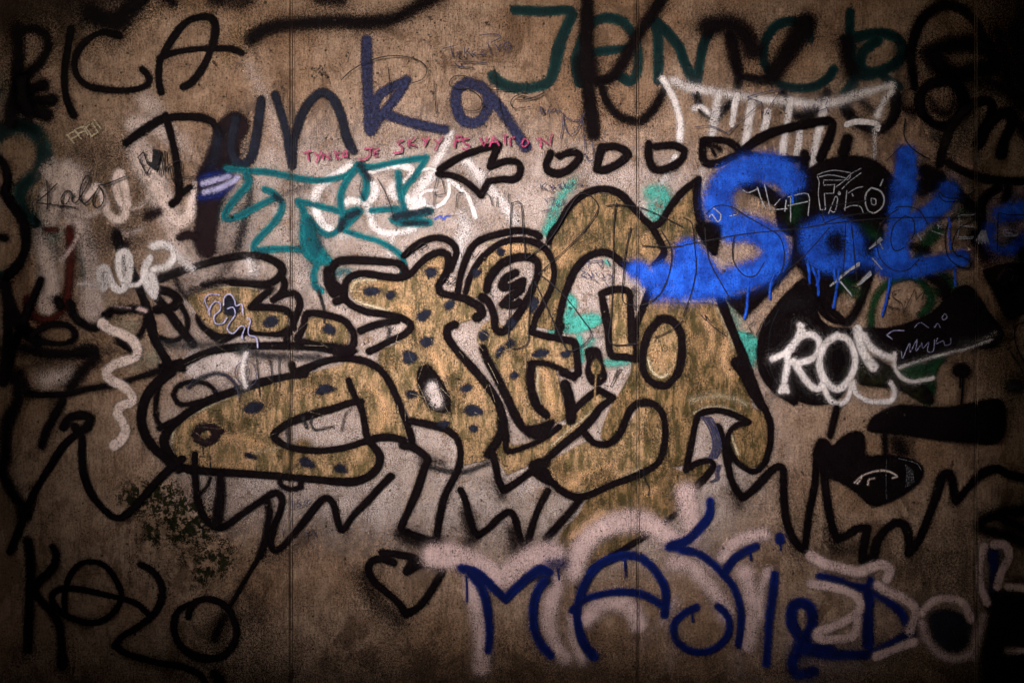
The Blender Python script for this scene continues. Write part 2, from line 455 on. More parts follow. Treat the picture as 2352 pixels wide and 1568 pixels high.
wall['label'] = 'stained brown concrete wall of tall cast panels covered all over in graffiti'; wall['category'] = 'wall'
xs = [(u - 1176) * M for u in SEAMS_U]; xs[0] = -7.6; xs[-1] = 7.6
for i in range(4):
    g = GAP * M
    box('concrete_panel', xs[i] + (g if i else 0), xs[i + 1] - (g if i < 3 else 0), 0.0, 0.18, 0.0, WALL_TOP, M_WALL, wall, 0.0022)
for i in range(1, 4):
    box('joint_filler', xs[i] - GAP * M, xs[i] + GAP * M, 0.010, 0.17, 0.0, WALL_TOP - .01, M_FLOOR, wall)
    box('joint_strip', xs[i] - STRIP * M, xs[i] + STRIP * M, 0.0006, 0.0098, 0.0, WALL_TOP - .02, M_WALL, wall)
D = 4.9
def st(o): o['kind'] = 'structure'; return o
st(box('ground', -30, 30, -40, 6, -0.3, 0.0, M_FLOOR))
st(box('added_ceiling', -7.9, 7.9, -D - .35, 0.5, WALL_TOP, WALL_TOP + .3, M_IN))  # unseen, added to keep sky light off the wall
for sx in (-1, 1):
    o = box('added_side_wall', min(sx * 7.6, sx * 7.9), max(sx * 7.6, sx * 7.9), -D - .3, .5, 0, WALL_TOP, M_IN)  # unseen ends added to close the room and bounce warm light
    o['label'] = 'brown side wall added out of view to bounce warm light, %s end' % ('left' if sx < 0 else 'right'); o['category'] = 'wall'
# added unseen wall, its opening shaped to pool the sun and darken the edges
def ap(u, v):
    x, z = W(u, v); kk = (D + .15) / -tosun[1]
    return x + tosun[0] * kk, z + tosun[2] * kk
AX0, AZ1 = ap(440, 150); AX1, AZ0 = ap(1880, 1220)
ow = bpy.data.objects.new('added_mask_wall', None); col.objects.link(ow)
ow['label'] = 'brown wall added behind the view, its wide opening shaping the pool of sun'; ow['category'] = 'wall'
box('mask_wall_section', -7.6, 7.6, -D - .3, -D, 0, AZ0, M_IN, ow)
box('mask_wall_section', -7.6, 7.6, -D - .3, -D, AZ1, WALL_TOP, M_IN, ow)
box('mask_wall_section', -7.6, AX0, -D - .3, -D, AZ0, AZ1, M_IN, ow)
box('mask_wall_section', AX1, 7.6, -D - .3, -D, AZ0, AZ1, M_IN, ow)
print('aperture', AX0, AX1, AZ0, AZ1)
OFF['J'] = (490.0, 330.75, .28125); OFF['K'] = (0.0, 318.5, .22396); OFF['L'] = (1898.75, 0.0, .19271); OFF['N'] = (1800.75, 257.25, .234375)

# ------------------------------------------------------------------ old coats, stains and painted edge shade, lowest on the wall
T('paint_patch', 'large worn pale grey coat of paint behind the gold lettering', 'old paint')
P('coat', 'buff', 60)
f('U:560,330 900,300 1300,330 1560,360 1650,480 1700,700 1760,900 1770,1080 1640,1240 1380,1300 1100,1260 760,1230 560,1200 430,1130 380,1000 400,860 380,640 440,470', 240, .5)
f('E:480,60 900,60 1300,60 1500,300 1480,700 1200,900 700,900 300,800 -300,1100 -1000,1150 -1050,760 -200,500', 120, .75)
T('light_smear', 'thin tan smear running up to the top edge above the first black word', 'smear')
P('smear', 'rust', 40, .38)
s(60, 'A:0,520 90,490 200,470 330,440 430,410'); s(60, 'A:560,300 700,240 830,225 930,160 1060,75 1170,15 1300,20 1400,90 1430,180')
s(90, 'A:1560,380 1640,330 1640,200')
T('white_patch', 'faded whitish cloud of paint around the stem of the crooked black D', 'old paint')
P('patch', 'fade', 45, .75)
s(150, 'K:1400,60 1500,250 1580,420 1650,600 1720,760', 40, .85)
s(110, 'A:1000,690 1080,800 1100,880 1230,980', 50, .6); s(100, 'A:920,860 1080,860 1150,900', 40, .8)
s(90, 'A:1230,960 1320,1060', 40, .35); s(90, 'A:1710,450 1790,600 1850,720 1900,900 1960,980', 45, .4); s(120, 'A:2060,980 2100,1060', 60, .3)
s(120, 'D:420,30 430,200 430,350', 40, .4); s(110, 'A:330,1330 320,1500 D:300,50 320,200 330,400 320,560', 40, .85); s(120,'A:540,1480 D:560,30 600,160 640,360 640,560', 40, .7); s(80, 'A:560,1200 540,1350 480,1500', 50, .6); s(110,'D:600,420 620,620', 60,.5); s(90,'D:300,1050 420,1030 480,1000', 50,.7)
s(90,'D:1180,-20 1230,150 1320,270', 30, .6)
T('white_strokes', 'tall faded pinkish white strokes dripping down the wall at the far left', 'old paint')
P('stroke', 'fade', 22, .85)
s(70, 'K:520,230 560,300 600,400 590,560 560,700 540,820', 26); s(60, 'K:700,260 780,330 800,430', 26, .8); s(80, 'K:440,960 460,1100 470,1250 510,1400 520,1560', 34, .8); s(64, 'K:800,820 850,1000 880,1200 900,1400', 34, .75); s(46, 'K:1230,340 1190,420 1200,560', 20, .6)
s(44, 'K:640,1240 720,1120 790,1010', 14, .8); s(80, 'K:1400,80 1420,240 1480,380 1600,470', 34, .8); s(34, 'K:1190,940 1300,970 1430,930', 16, .6)
T('dark_smudge', 'dark grey smudge on the bare wall around the small white stencilled word', 'smudge')
P('smudge', 'grime', 120, .42)
f('A:500,960 700,930 860,1000 900,1120 760,1230 600,1300 500,1200 420,1080')
f('A:820,1240 1000,1260 1060,1400 1000,1560 D:980,120 700,160 600,60 A:700,1480 760,1340', 90, .38)
T('scuffed_patch', 'grey scuffed patch with streaks beside the tall black smear', 'smudge')
P('scuff', 'dusty', 110, .33)
f('A:1420,1380 1700,1300 1800,1567 D:1700,60 1560,250 1380,190 1340,40')
f('A:1600,950 1740,900 1740,1120 1640,1150', 60, .4)
s(90, 'A:2050,1260 2080,1500 D:2060,60', 70, .3)
f('D:620,60 960,60 960,260 700,360 600,240', 90, .28)
T('dark_edge_tone', 'brown black grime creeping over the bottom edge of the wall', 'dark_tone')
P('dark_tone', 'grime', 260, .55)  # edge shade painted as colour along the bottom
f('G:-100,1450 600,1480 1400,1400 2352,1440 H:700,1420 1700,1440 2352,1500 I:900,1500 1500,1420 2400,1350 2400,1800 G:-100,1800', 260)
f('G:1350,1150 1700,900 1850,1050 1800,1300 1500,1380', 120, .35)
T('dark_edge_tone', 'dark brown patch on the wall right of the bent black zigzag at the right edge', 'dark_tone')
P('dark_tone', 'grime', 200, .4)  # two soft darker patches near the right edge
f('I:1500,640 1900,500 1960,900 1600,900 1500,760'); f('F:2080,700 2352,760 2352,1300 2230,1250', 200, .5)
T('painted_corner_shade', 'broad dark brown shade painted across the upper left corner of the wall', 'corner_shade')
P('corner_shade', 'brown', 220, .8)  # corner shade painted into the wall colour
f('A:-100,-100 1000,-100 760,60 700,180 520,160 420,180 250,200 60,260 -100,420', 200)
T('painted_corner_shade', 'broad dark brown shade painted high on the wall in the upper right corner', 'corner_shade')
P('corner_shade', 'brown', 260, .7)  # upper right darkened in paint the same way
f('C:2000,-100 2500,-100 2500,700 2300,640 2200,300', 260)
T('moss_patch', 'green brown moss patch with runs, between black wave and jagged black line', 'moss')
P('growth', 'moss', 60, .95)
f('G:860,250 950,210 1100,200 1200,220 1280,300 1400,280 1450,400 1440,560 1360,600 1200,580 1130,440 1000,380 860,330', 60, 1.0)
f('G:1000,480 1090,480 1090,600 1010,580', 40, .9); f('G:1150,450 1320,500 1300,620 1180,600', 40, .62)
f('G:1450,440 1540,440 1560,600 1500,620', 50, .5); f('G:1210,660 1350,640 1340,760 1230,760', 50, .5)
f('G:1400,650 1580,650 1560,800 1440,840 1380,920 1350,800', 60, .85); f('G:960,740 1040,760 1040,820 960,820', 40, .45)
for xx, a, b_ in ((890,430,900),(940,330,700),(1030,560,900),(1090,640,960),(1160,700,1000),(1250,740,960),(1330,780,960),(1540,560,700),(1650,640,860),(1740,640,700),(1180,840,980)):
    s(10, 'G:%d,%d %d,%d %d,%d' % (xx, a, xx + 3, (a + b_) // 2, xx - 2, b_), 14, .5)

# faded colours at the left edge
T('green_tag', 'dark green round loop with a tail at the left edge above the black one')
P('loop', 'deept', 30, .95)
s(90, 'A:-60,960 60,880 180,870 280,960 310,1090 270,1180 180,1260 140,1330 170,1450 260,1530', 30)
s(60, 'A:-40,640 20,620 40,560', 40, .6); s(110, 'A:200,1400 260,1500 D:330,60', 60, .5)
s(60, 'D:520,160 560,260 560,330', 50, .5); s(80, 'D:390,20 400,120 470,180', 50, .4)
P('tail', 'deept', 20); s(50, 'D:0,340 60,320 130,250', 20)
T('green_smudge', 'faint turquoise smudges under the lower black strokes left of the lettering', 'smudge')
P('smudge', 'mint', 60, .28)
f('D:960,880 1060,850 1100,920 980,1000 930,960', 50); f('D:830,640 940,640 950,710 850,720', 50, .25); s(50,'D:720,440 760,520', 40,.2); s(60,'D:330,60 430,60', 40,.25)
T('brown_tag', 'small brownish red hook beside faded white paint at the left')
P('hook', 'red', 22)
s(42, 'D:480,20 485,150 480,300 475,420 440,550 400,610 330,640 250,620 205,560 190,490'); s(26, 'D:320,15 385,15', 16); s(30, 'D:440,580 400,640 330,660', 14, .5)
T('white_word', 'faded white handwriting high at the left, written across by a thin black name', 'graffiti')
P('letter', 'fade', 20)
s(90, 'A:340,1180 400,1250 470,1180 520,1250 480,1400', 50, .85); s(60, 'A:420,1300 400,1430 370,1520', 40, .6)
P('letter', 'fade', 14, 1.0)
s(44, 'A:600,1350 660,1290 700,1330 720,1400 740,1460 790,1510 850,1500 880,1420 870,1340 845,1240 830,1190 805,1210 800,1290 820,1370 860,1430', 16, 1.0)
s(40, 'A:490,1450 570,1490 640,1480 700,1440', 20, .6); s(30, 'A:880,1450 960,1430 1040,1340', 18, .5)
P('letter', 'fade', 16)
s(75, 'A:1080,1290 1130,1390 1160,1470 1230,1530 1310,1480 1340,1380 1360,1290', 25, 1.0); s(60, 'A:1120,1500 1180,1560', 30, .6)
s(26, 'A:780,1530 800,1580 870,1620 960,1590 1000,1560', 18, .35)

# ------------------------------------------------------------------ top row of black and teal words
T('black_word', 'thick black spray word of tall letters high at the far left')
P('letter', 'black', 18)
s(75, 'A:120,200 130,400 115,600 90,720 75,840', 34); s(55, 'A:110,230 200,200 300,230 335,320 280,430 200,510 150,600', 26)
P('splash', 'black', 26)
s(70, 'A:180,640 260,600 300,590'); s(75, 'A:200,690 300,700 360,690'); s(75, 'A:170,740 250,770 320,790'); s(80, 'A:150,560 160,680 200,780')
P('letter', 'black', 9); s(48, 'A:490,200 470,330 447,480 450,640 480,740 510,795')
P('letter', 'black', 9); s(42, 'A:825,250 730,225 640,250 560,320 515,420 530,520 600,590 700,615 820,625 920,620 1000,595 1030,550 1005,500 980,480')
P('letter', 'black', 7); s(46, 'A:1110,635 1095,560 1100,430 1130,370 1200,250 1290,150 1390,118 1455,125 1485,190 1470,290 1440,380 1390,480 1320,570 1265,600'); s(40, 'A:1100,400 1180,370 1300,345 1450,335 1600,340 1665,365')
T('black_blot', 'soft black blots sprayed along the top edge left of the long black arc')
P('blot', 'black', 40)
s(110, 'A:620,90 720,130 820,140 880,80 960,0', 40); s(50, 'A:1160,-10 1190,20'); s(80, 'A:1480,0 1640,20 1720,0', 50, .7); s(60,'A:2200,0 2352,10', 40,.8)
T('black_arc', 'long soft black arc sweeping across the wall under the top edge')
P('arc', 'black', 42)
s(70, 'A:1730,270 1800,220 1920,180 2080,165 B:-20,150 120,160 280,150 400,115 500,60 600,10 680,-40')
T('teal_word', 'tall dark teal spray word running along the top right, reading JANCR', 'graffiti')
P('letter', 'deept', 13); s(66, 'B:1195,70 1400,80 1550,72 1590,105 1550,190 1510,290 1485,380 1465,480 1420,570 1310,605 1190,605 1100,575 1045,525')
P('letter', 'deept', 13); s(60, 'B:1640,575 1615,450 1640,330 1700,190 1780,135 1860,125 1950,165 2020,260 2045,380 2035,500 1990,560 1925,530'); s(52, 'B:1640,385 1750,360 1880,345 2010,330')
P('letter', 'deept', 12); s(58, 'B:2180,560 2185,400 2180,250 2165,150! 2230,210 2330,330 C:0,400 50,510 95,580! 115,450 140,320 190,190'); 
P('letter', 'deept', 12); s(54, 'C:880,270 860,195 770,150 660,170 580,260 555,380 590,490 670,580 800,610 920,592 1000,540 1040,480')
P('letter', 'deept', 13); s(60, 'C:1155,85 1150,230 1160,340', 14); s(64, 'L:300,470 420,430 600,400 720,410 860,480 910,600 860,720 740,810 600,860 460,850 400,760 420,640 500,560 600,480', 14); s(60, 'L:230,470 280,650 330,850 300,1000 220,1120', 20)
s(56, 'L:620,860 740,960 850,1040', 12); s(60,'L:330,880 480,900 600,870', 20)
T('black_word', 'loose black spray word half hidden behind the teal word at the top right')
P('letter', 'black', 26)
s(78, 'B:1700,-30 1690,150 1690,330 1700,480 1700,600 1720,780 1738,920', 24); s(70, 'B:2220,-20 2110,140 2010,300 1940,430 1850,540 1710,560', 26); f('B:1640,400 1740,400 1760,540 1700,580 1640,540', 50)
P('letter', 'black', 24)
s(46, 'B:1790,590 1830,700 1900,790 1990,830 2070,830 2160,740 2230,610', 22)
P('letter', 'black', 20); s(40, 'C:90,640 130,750 210,800 290,750 340,690'); s(110, 'C:170,190 300,170 420,230 480,340', 60); s(90, 'C:330,240 360,400 385,520 380,590', 30, w2=40)
s(46, 'C:400,530 500,545 610,560', 24)
P('letter', 'black', 30); s(110, 'C:850,160 770,290 700,400 630,500', 45); s(52, 'C:690,640 720,740 790,800 880,790 960,700 1000,640', 24, .85)
P('letter', 'black', 24); s(70, 'C:1120,290 1130,400 1160,480', 50); s(60, 'C:1110,730 1170,820 1280,880 1390,880 1460,790 1470,680 1450,640', 20); s(46,'C:1230,690 1300,760', 40,.7); s(60,'C:1530,750 1600,770 1640,720', 30,.7)
T('black_word', 'fat soft black loops in the upper right corner beside the teal word')
P('arch', 'black', 20); s(54, 'L:1045,1040 1020,850 1000,650 1040,450 1110,270 1250,130 1430,60 1600,110 1760,260 1860,430 1960,600 2000,800')
P('loop', 'black', 40); s(95, 'L:1250,620 1500,540 1750,540 1950,620 2050,720 1950,820 1750,850 1560,900 1420,820 1330,700', 60); s(80, 'L:1200,640 1300,800 1480,930 1600,1100 1640,1300', 50); s(80,'L:2050,400 2150,800 2200,1050 2352,1220', 80, .9); s(70,'L:1800,980 1950,1000 2100,1060', 60,.8); f('L:2150,350 2400,380 2400,1050 2200,1000', 120, .85)
P('loop', 'black', 18); s(62, 'L:1440,960 1250,1000 1130,1110 1110,1260 1180,1400 1330,1500 1480,1480 1600,1350 1640,1200 1560,1040 1450,960')
P('blot', 'black', 50, .8); f('L:1220,1150 1350,1300 1480,1290 1520,1180 1500,1330 1400,1400 1270,1340')
T('black_word', 'sharp black handwriting with steep strokes below the loops at the right edge')
P('letter', 'black', 12); s(60, 'C:1770,1130! 1800,1010 1850,880 1930,770 2020,710 2110,700 2130,760 2090,870 2030,990')
P('letter', 'black', 14); s(66, 'C:2040,990 2090,880 2170,800 2250,780 2270,850 2220,960 2195,1060'); s(90, 'C:2352,880 2420,980', 40)
P('letter', 'black', 12); s(56, 'C:1825,1120 1930,1180 2070,1230 2220,1250 2400,1250'); s(60, 'C:2180,1290 2090,1350 2050,1440 2060,1540 F:2040,80', 14); s(50,'C:2240,1290 2230,1380', 20)
P('drip', 'dusty', 30, .5); s(40, 'C:2040,1050 2060,1200 2000,1300', 40)
T('black_smear', 'rusty black speckled smear under the steep black strokes at the right', 'smear')
P('smear', 'grime', 60, .5); s(90, 'C:1950,900 1900,1000 1850,1080', 70); s(60,'C:1740,940 1790,960', 50, .6); s(70, 'C:2060,620 2060,760', 60,.3)

# ------------------------------------------------------------------ white crown with runs
T('crown_drawing', 'white sprayed crown outline with long paint runs hanging below the teal word')
P('line', 'white', 20, .9)
s(38, 'B:2215,545 2270,640 2310,740 2335,850 2330,990', 12); s(46, 'C:-60,560 30,600 130,620 300,650 500,680 700,700 880,715 1050,705 1200,655 1320,620 1440,590', 26, .75)
s(34, 'C:1440,625 1380,710 1340,800', 20, .8); s(30, 'C:80,750 130,740 190,790', 14, .8)
P('line', 'white', 6); s(36, 'C:1130,860 1200,840 1290,845 1340,860 1340,890', 5)
P('run', 'white', 14, .75); s(46, 'C:250,640 235,720 220,820 200,950', 16)
P('run', 'white', 6, .85); s(38, 'C:375,660 355,750 340,860', 6)
P('run', 'white', 14, .75); s(50, 'C:480,690 460,800 445,920 425,1020', 14)
P('run', 'white', 8, .7); s(48, 'C:585,770 575,840 555,920', 8)
P('run', 'white', 12, .8); s(40, 'C:740,690 725,800 700,950 685,1080', 12)
P('run', 'white', 6, .75); s(42, 'C:805,900 800,980 780,1080', 6)
P('run', 'white', 12, .8); s(44, 'C:985,700 950,850 915,1000 890,1170', 12)
P('run', 'white', 14, .55); s(24, 'C:1320,890 1322,980 1320,1090', 12)
T('white_line', 'pale worn white strokes crossing behind the black arrow')
P('stroke', 'white', 18, .62)
s(56, 'B:750,920 710,1010 660,1110 600,1230 520,1330'); s(64, 'B:860,1110 930,1180 990,1260 1090,1370 1190,1520', 30); s(34, 'B:2300,1080 2240,1200 2190,1300 2160,1390', 14, .7)
T('white_smudge', 'small blurred white smudges along the upper edge of the gold lettering', 'smudge')
P('smudge', 'white', 40, .5)
s(70, 'B:820,1490 850,1567 E:830,60 800,240', 40, .65); s(90, 'B:2090,1440 2180,1490', 50, .5); s(44, 'D:1740,230 1760,320', 40, .5); s(40, 'E:960,400 990,470',30,.3)
s(50, 'F:130,-380 140,-290', 40, .5); s(90,'F:-60,380 60,470 150,500', 40,.35)

# ------------------------------------------------------------------ the indigo word
T('black_smear', 'tall maroon black smear running down through the indigo word', 'smear')
P('smear', 'maroon', 30)
f('A:1530,830 1590,785 1650,785 1710,850 1690,920 1650,980 1640,1100 1560,1190 1440,1200 1360,1230 1400,1140 1440,1040 1480,930 1500,880', 24)
f('A:1375,1240 1500,1200 1560,1300 1520,1400 1490,1567 D:1480,80 1470,180 1400,200 1360,150 1340,60 1360,-60', 26); s(44, 'D:1350,60 1290,50 1240,70', 18)
s(60, 'D:1670,-120 1660,30 1600,220 1480,360 1350,440', 30, .45)
s(40, 'D:800,30 800,90 860,120', 24, .9); s(50,'A:1020,1490 1090,1460', 30, .85)
P('smear', 'dusty', 26, .7); s(40, 'A:1700,1220 1720,1350 1690,1480 1680,1567 D:1660,60 1640,140', 28)
T('indigo_word', 'big dark indigo spray word Dynka across the upper left')
P('letter', 'black', 9); s(50, 'A:870,985 950,925 1040,865 1140,815 1290,805 1400,815 1470,850 1510,930', 9); s(48, 'A:1140,800 1175,920 1205,1050 1225,1180 1235,1290 1225,1370 1185,1405'); s(36, 'A:1240,1345 1310,1290', 10)
P('letter', 'dindigo', 12); s(56, 'A:1625,820 1605,920 1595,1020 1625,1110 1680,1130 1730,1090 1755,1000 1775,880 1800,690'); s(56,'A:1500,930 1490,1040 1450,1150', 26, .7)
P('letter', 'dindigo', 11); s(54, 'A:1895,655 1930,760 1970,900 1995,1030 2015,1140! 2020,1000 2050,870 2100,750 2170,665 2235,640 2300,690 2352,800 B:30,930 60,1000 85,1040')
P('letter', 'indigo', 13); s(66, 'B:175,280 175,420 180,600 190,760 200,890', 14); s(58, 'B:205,900 260,820 330,730 400,640 450,555! 350,600 270,650 235,710 240,770 290,790', 14); s(60, 'B:290,780 400,820 500,850 600,875 710,895', 14)
P('letter', 'indigo', 14); s(64, 'B:870,570 800,620 790,720 830,820 900,850 970,820 1010,740 1010,660 960,600 870,570', 14); s(62, 'B:1040,670 1100,760 1170,860 1220,940 1270,1015', 14)
T('blue_dash', 'short lilac and navy strokes left of the turquoise tag')
P('dash', 'navy', 20, .8); s(60, 'A:1400,1250 1500,1215 1580,1205', 20); s(40,'A:1390,1360 1500,1340 1600,1270', 18)
P('dash', 'lilac', 14, .9); s(26, 'A:1400,1265 1500,1240 1580,1215'); s(26, 'A:1410,1325 1500,1300 1580,1265 1640,1225')

# ------------------------------------------------------------------ turquoise tag and white bubble tag
T('white_tag', 'white bubble lettering tangled with the turquoise tag')
P('letter', 'white', 16); s(52, 'J:1130,175 1030,240 930,300 870,360 830,440 840,530 860,600 900,670 960,700', 16, .9)
P('letter', 'white', 12); s(40, 'J:1290,225 1400,190 1520,180 1610,200 1620,250 1570,310', 12); s(44, 'J:1290,310 1320,360 1310,430 1260,470 1180,470 1110,460 1080,490', 14, .85)
P('letter', 'white', 14); s(50, 'J:1490,330 1455,380 1490,430', 18, .8); s(56, 'J:1800,240 1730,310 1680,390 1640,460 1590,480', 24, .8); s(60, 'J:1570,450 1620,510 1700,480', 20)
P('loop', 'white', 7); s(18, 'J:1700,215 1780,205 1870,240 1920,310 1925,400 1880,480 1810,515 1740,505 1700,470 1690,420 1740,385 1820,380'); s(14, 'J:1640,370 1650,420 1690,440', 10,.6)
P('line', 'white', 8); s(26, 'J:1920,290 2000,350 2070,420 2110,500 2140,600'); s(40, 'J:1240,490 1280,550 1290,640 1340,700 1430,730 1530,720 1640,690', 18, .85); s(34, 'J:1470,740 1450,820 1440,900', 24, .6); s(34, 'J:960,740 1060,750 1150,740', 30, .6)
T('turquoise_tag', 'turquoise sprayed tag with wings and a kite shape left of the black arrow')
P('letter', 'teal', 10); s(36, 'J:110,200 300,220 450,230 620,265 790,295 920,295 1040,270 1130,230 1180,170! 1290,190 1440,160 1600,130 1740,110! 1700,180 1640,270 1580,340 1540,420')
P('letter', 'teal', 12); s(40, 'J:270,240 290,310 240,380 170,460 110,540 90,600 150,610 250,570 360,510 460,460 520,430! 470,390 420,370'); s(38, 'J:520,430 560,480 550,560 480,660 390,750 330,830 350,870 480,860 620,855 720,860')
P('letter', 'teal', 11); s(40, 'J:690,470 740,560 735,700 740,850 790,930 850,960'); s(38, 'J:700,470 800,490 920,520 1040,550 1110,580'); s(36, 'J:770,600 840,680 900,730 960,740 1030,690 1060,600 1150,540 1200,550! 1130,620 1060,690'); f('J:1050,560 1150,520 1210,530 1200,580 1090,660 1030,690 1060,610', 12)
P('letter', 'teal', 12); s(36, 'J:1190,170 1110,270 1050,380 1040,480 1060,570'); s(44, 'J:1180,180 1240,270 1250,360 1230,440', 14); f('J:730,600 800,620 850,760 900,860 960,960 880,980 790,930 740,820', 20)
P('letter', 'teal', 14); s(40, 'J:1510,240 1520,350 1540,450 1560,530'); f('J:1460,600 1520,540 1640,555 1760,520 1790,560 1700,600 1780,620 1770,660 1620,670 1500,660 1440,620', 16); s(34, 'J:1290,545 1400,535 1500,530', 12)
P('line', 'teal', 10); s(28, 'J:1080,710 1200,750 1340,790 1440,840 1520,900 1560,980 1540,1060'); s(40, 'J:850,960 820,1060 830,1150 880,1200', 14, .95)
s(44, 'J:1000,1060 1080,1040 1150,1080', 26, .6); s(44, 'J:1130,1170 1220,1130 1330,1120', 30, .55); s(34,'J:900,930 980,980', 20)
P('shade', 'dindigo', 14, .75); s(30, 'J:1200,170 1250,250 1280,290', 16); s(34, 'J:510,430 550,460', 16); s(34, 'J:1100,590 1180,560', 14); s(40, 'J:1480,600 1560,580 1660,560 1760,545', 16); s(26, 'J:1560,650 1740,645', 12); s(40, 'J:790,620 840,720 870,840', 20,.5); s(40, 'J:1060,630 1040,690', 14)
s(30,'J:600,400 700,360 760,340',30,.5)
T('blue_scribble', 'tiny bright blue scribble right of the turquoise tag')
P('scribble', 'blue', 5, .7); s(9, 'J:1810,615 1850,590 1880,610 1900,590 1935,585'); s(8, 'J:1860,600 1890,620', 5, .6)
T('dark_drip', 'thin dark drip falling from the turquoise tag to the small gold shape')
P('drip', 'dusty', 8, .85); s(16, 'J:860,1200 885,1280 905,1360 910,1460'); s(60,'J:760,960 770,1100 760,1300',60,.25)
# ------------------------------------------------------------------ the big gold and black lettering
T('mint_paint', 'mint green spray showing between the gold letters and at the foot of the blue word', 'old paint')
P('patch', 'mint', 26, .85)
s(60, 'B:1600,1250 1520,1350 1470,1450 1430,1567', 26, .6); s(90, 'B:2140,1330 2200,1330 2230,1400 2150,1450 2200,1520', 34, .7)
s(56, 'E:1545,480 1590,520 1560,640 1620,700', 18); f('E:1540,640 1620,610 1760,600 1790,650 1700,700 1540,720', 20); s(40, 'E:1640,760 1660,900 1640,900', 20, .7); s(36,'E:1440,720 1560,690',14,.7)
s(44, 'E:1830,930 1900,930 1990,910', 24, .7); s(40, 'E:2080,600 2070,760', 26, .5); s(60, 'E:1420,30 1460,-20 1500,-60', 24, .8)
s(60, 'F:290,400 360,640 330,740', 40, .45); s(90, 'F:340,760 470,790 510,850', 20); s(70,'F:440,800 470,920', 30, .8); s(40,'E:1700,820 1730,780',20,.6); s(20,'E:1820,230 1840,250',14,.7)
s(60,'C:130,1440 300,1500 420,1530', 60, .3)
P('scuff', 'dusty', 20, .35); s(20, 'E:1690,720 1800,715', 10); s(20, 'E:1700,760 1800,755', 10)

T('gold_lettering', 'huge wildstyle gold letters with black outlines and leopard spots in the middle of the wall')
G = 'gold'
P('gold_fill', G, 9, label='long hooked first letter, lying on its side')
f('D:1190,1450 1230,1370 1330,1290 1470,1210 1650,1140 1800,1090 2000,1040 2120,1010 2352,950 E:20,930 130,930 240,970 310,1060 360,1150 410,1270 450,1380 440,1440 300,1440 200,1440 170,1330 150,1210 60,1190 -60,1230 -180,1245 -300,1290 -400,1360 -450,1440 -400,1500 -260,1530 -60,1520 150,1500 220,1500 260,1567 H:265,60 230,120 130,160 -60,165 G:2000,140 1700,115 1450,100 1280,70 D:1200,1530')
P('gold_fill', G, 9, label='rounded gold patch under the lilac doodle')
f('D:1300,480 1390,440 1500,420 1650,410 1780,430 1750,500 1710,560 1850,565 1960,580 1985,650 1940,715 1800,730 1690,700 1590,735 1500,725 1400,640 1330,540')
P('gold_fill', G, 9, label='small gold hump right of the eye')
f('D:2130,640 2220,620 2330,640 E:20,670 45,720 40,790 -20,820 -130,830 -200,800 -240,760')
P('gold_fill', G, 9, label='tall second letter like a running figure')
f('E:60,400 100,365 200,355 330,370 450,345 530,290 600,210 680,190 715,220 700,300 680,370 670,430 720,470 830,500 930,540 965,590 900,630 770,665 720,700 730,770 790,860 870,960 960,1050 1040,1150 1085,1250 1090,1380 1060,1480 H:1020,10 900,50 840,50 E:820,1480 760,1400 640,1360 500,1330 440,1230 380,1110 310,1010 260,920 280,850 400,790 500,700 450,620 300,570 150,530 70,470')
P('gold_fill', G, 9, label='looped third letter around the black zigzag')
f('E:865,460 890,330 960,230 1080,150 1220,110 1350,140 1430,220 1450,330 1430,460 1380,560 1310,660 1300,730 1400,760 1560,800 1610,880 1600,960 1480,980 1500,1060 1520,1180 1550,1300 1460,1340 1240,1360 1180,1200 1120,1050 1040,900 980,820 940,780 960,700 1040,640 1150,700 1200,620 1300,480 1370,330 1340,220 1230,190 1080,260 1000,360 985,450 940,480')
P('gold_fill', G, 9, label='pointed gold foot rising to the right')
f('E:1780,1140 1840,1165 1780,1230 1700,1310 1600,1400 1480,1500 1400,1567 H:1300,60 1140,130 1100,60 1050,-60 E:1060,1440 1130,1440 1170,1500 1300,1490 1420,1440 1540,1360 1650,1240', sm=False)
P('gold_fill', 'golddk', 9, label='tall gold arch of the fourth letter')
f('E:1480,690 1400,690 1340,660 1430,480 1480,320 1440,140 1480,20 B:1550,1490 1620,1400 1720,1350 1830,1335 1930,1380 2020,1480 2110,1560 E:2170,110 2205,190 2140,255 2040,290 1950,240 1850,180 1740,180 1630,250 1560,390 1520,520')
P('gold_fill', G, 8, label='gold tooth inside the arch')
f('E:1850,480 1870,430 1960,440 1985,520 1985,700 2010,860 1930,870 1880,850 1860,700')
P('gold_fill', 'golddk', 9, label='broad fifth letter at the right with a long tail')
f('B:2190,1567 2270,1440 2352,1380 C:60,1290 90,1500 F:90,100 40,160 -40,300 E:2330,470 2340,520 F:240,530 320,700 400,880 440,1020 460,1160 480,1240 560,1280 590,1420 560,1560 I:520,60 450,80 390,40 F:340,1567 310,1480 340,1400 420,1350 380,1310 250,1270 130,1260 80,1330 50,1480 30,1567 I:10,60 H:2250,80 2352,120 2400,200 2330,360 2200,460 2050,560 1850,680 1700,780 1600,780 1500,640 1530,520 1640,400 1700,300 1850,220 2050,130 2190,20 E:2230,1440 2220,1300 2150,1220 2060,1210 1980,1270 1950,1380 1880,1460 1790,1440 1850,1250 1930,1120 2000,980 2010,760 2050,620 2130,420 2200,260 2230,180 2180,60')
P('gold_fill', G, 9, label='rounded lower gold bowl')
f('E:1690,1480 1800,1500 1920,1440 2000,1330 2060,1240 2160,1250 2210,1340 2210,1500 H:2180,20 2080,100 1880,190 1720,250 1620,265 1520,230 1430,150 1420,80 1480,20 E:1570,1540')
P('gold_fill', G, 8, label='gold oval inside the fifth letter'); f('E:2150,700 2220,650 2290,700 2320,800 2300,940 2250,1030 2180,1030 2120,960 2110,850')
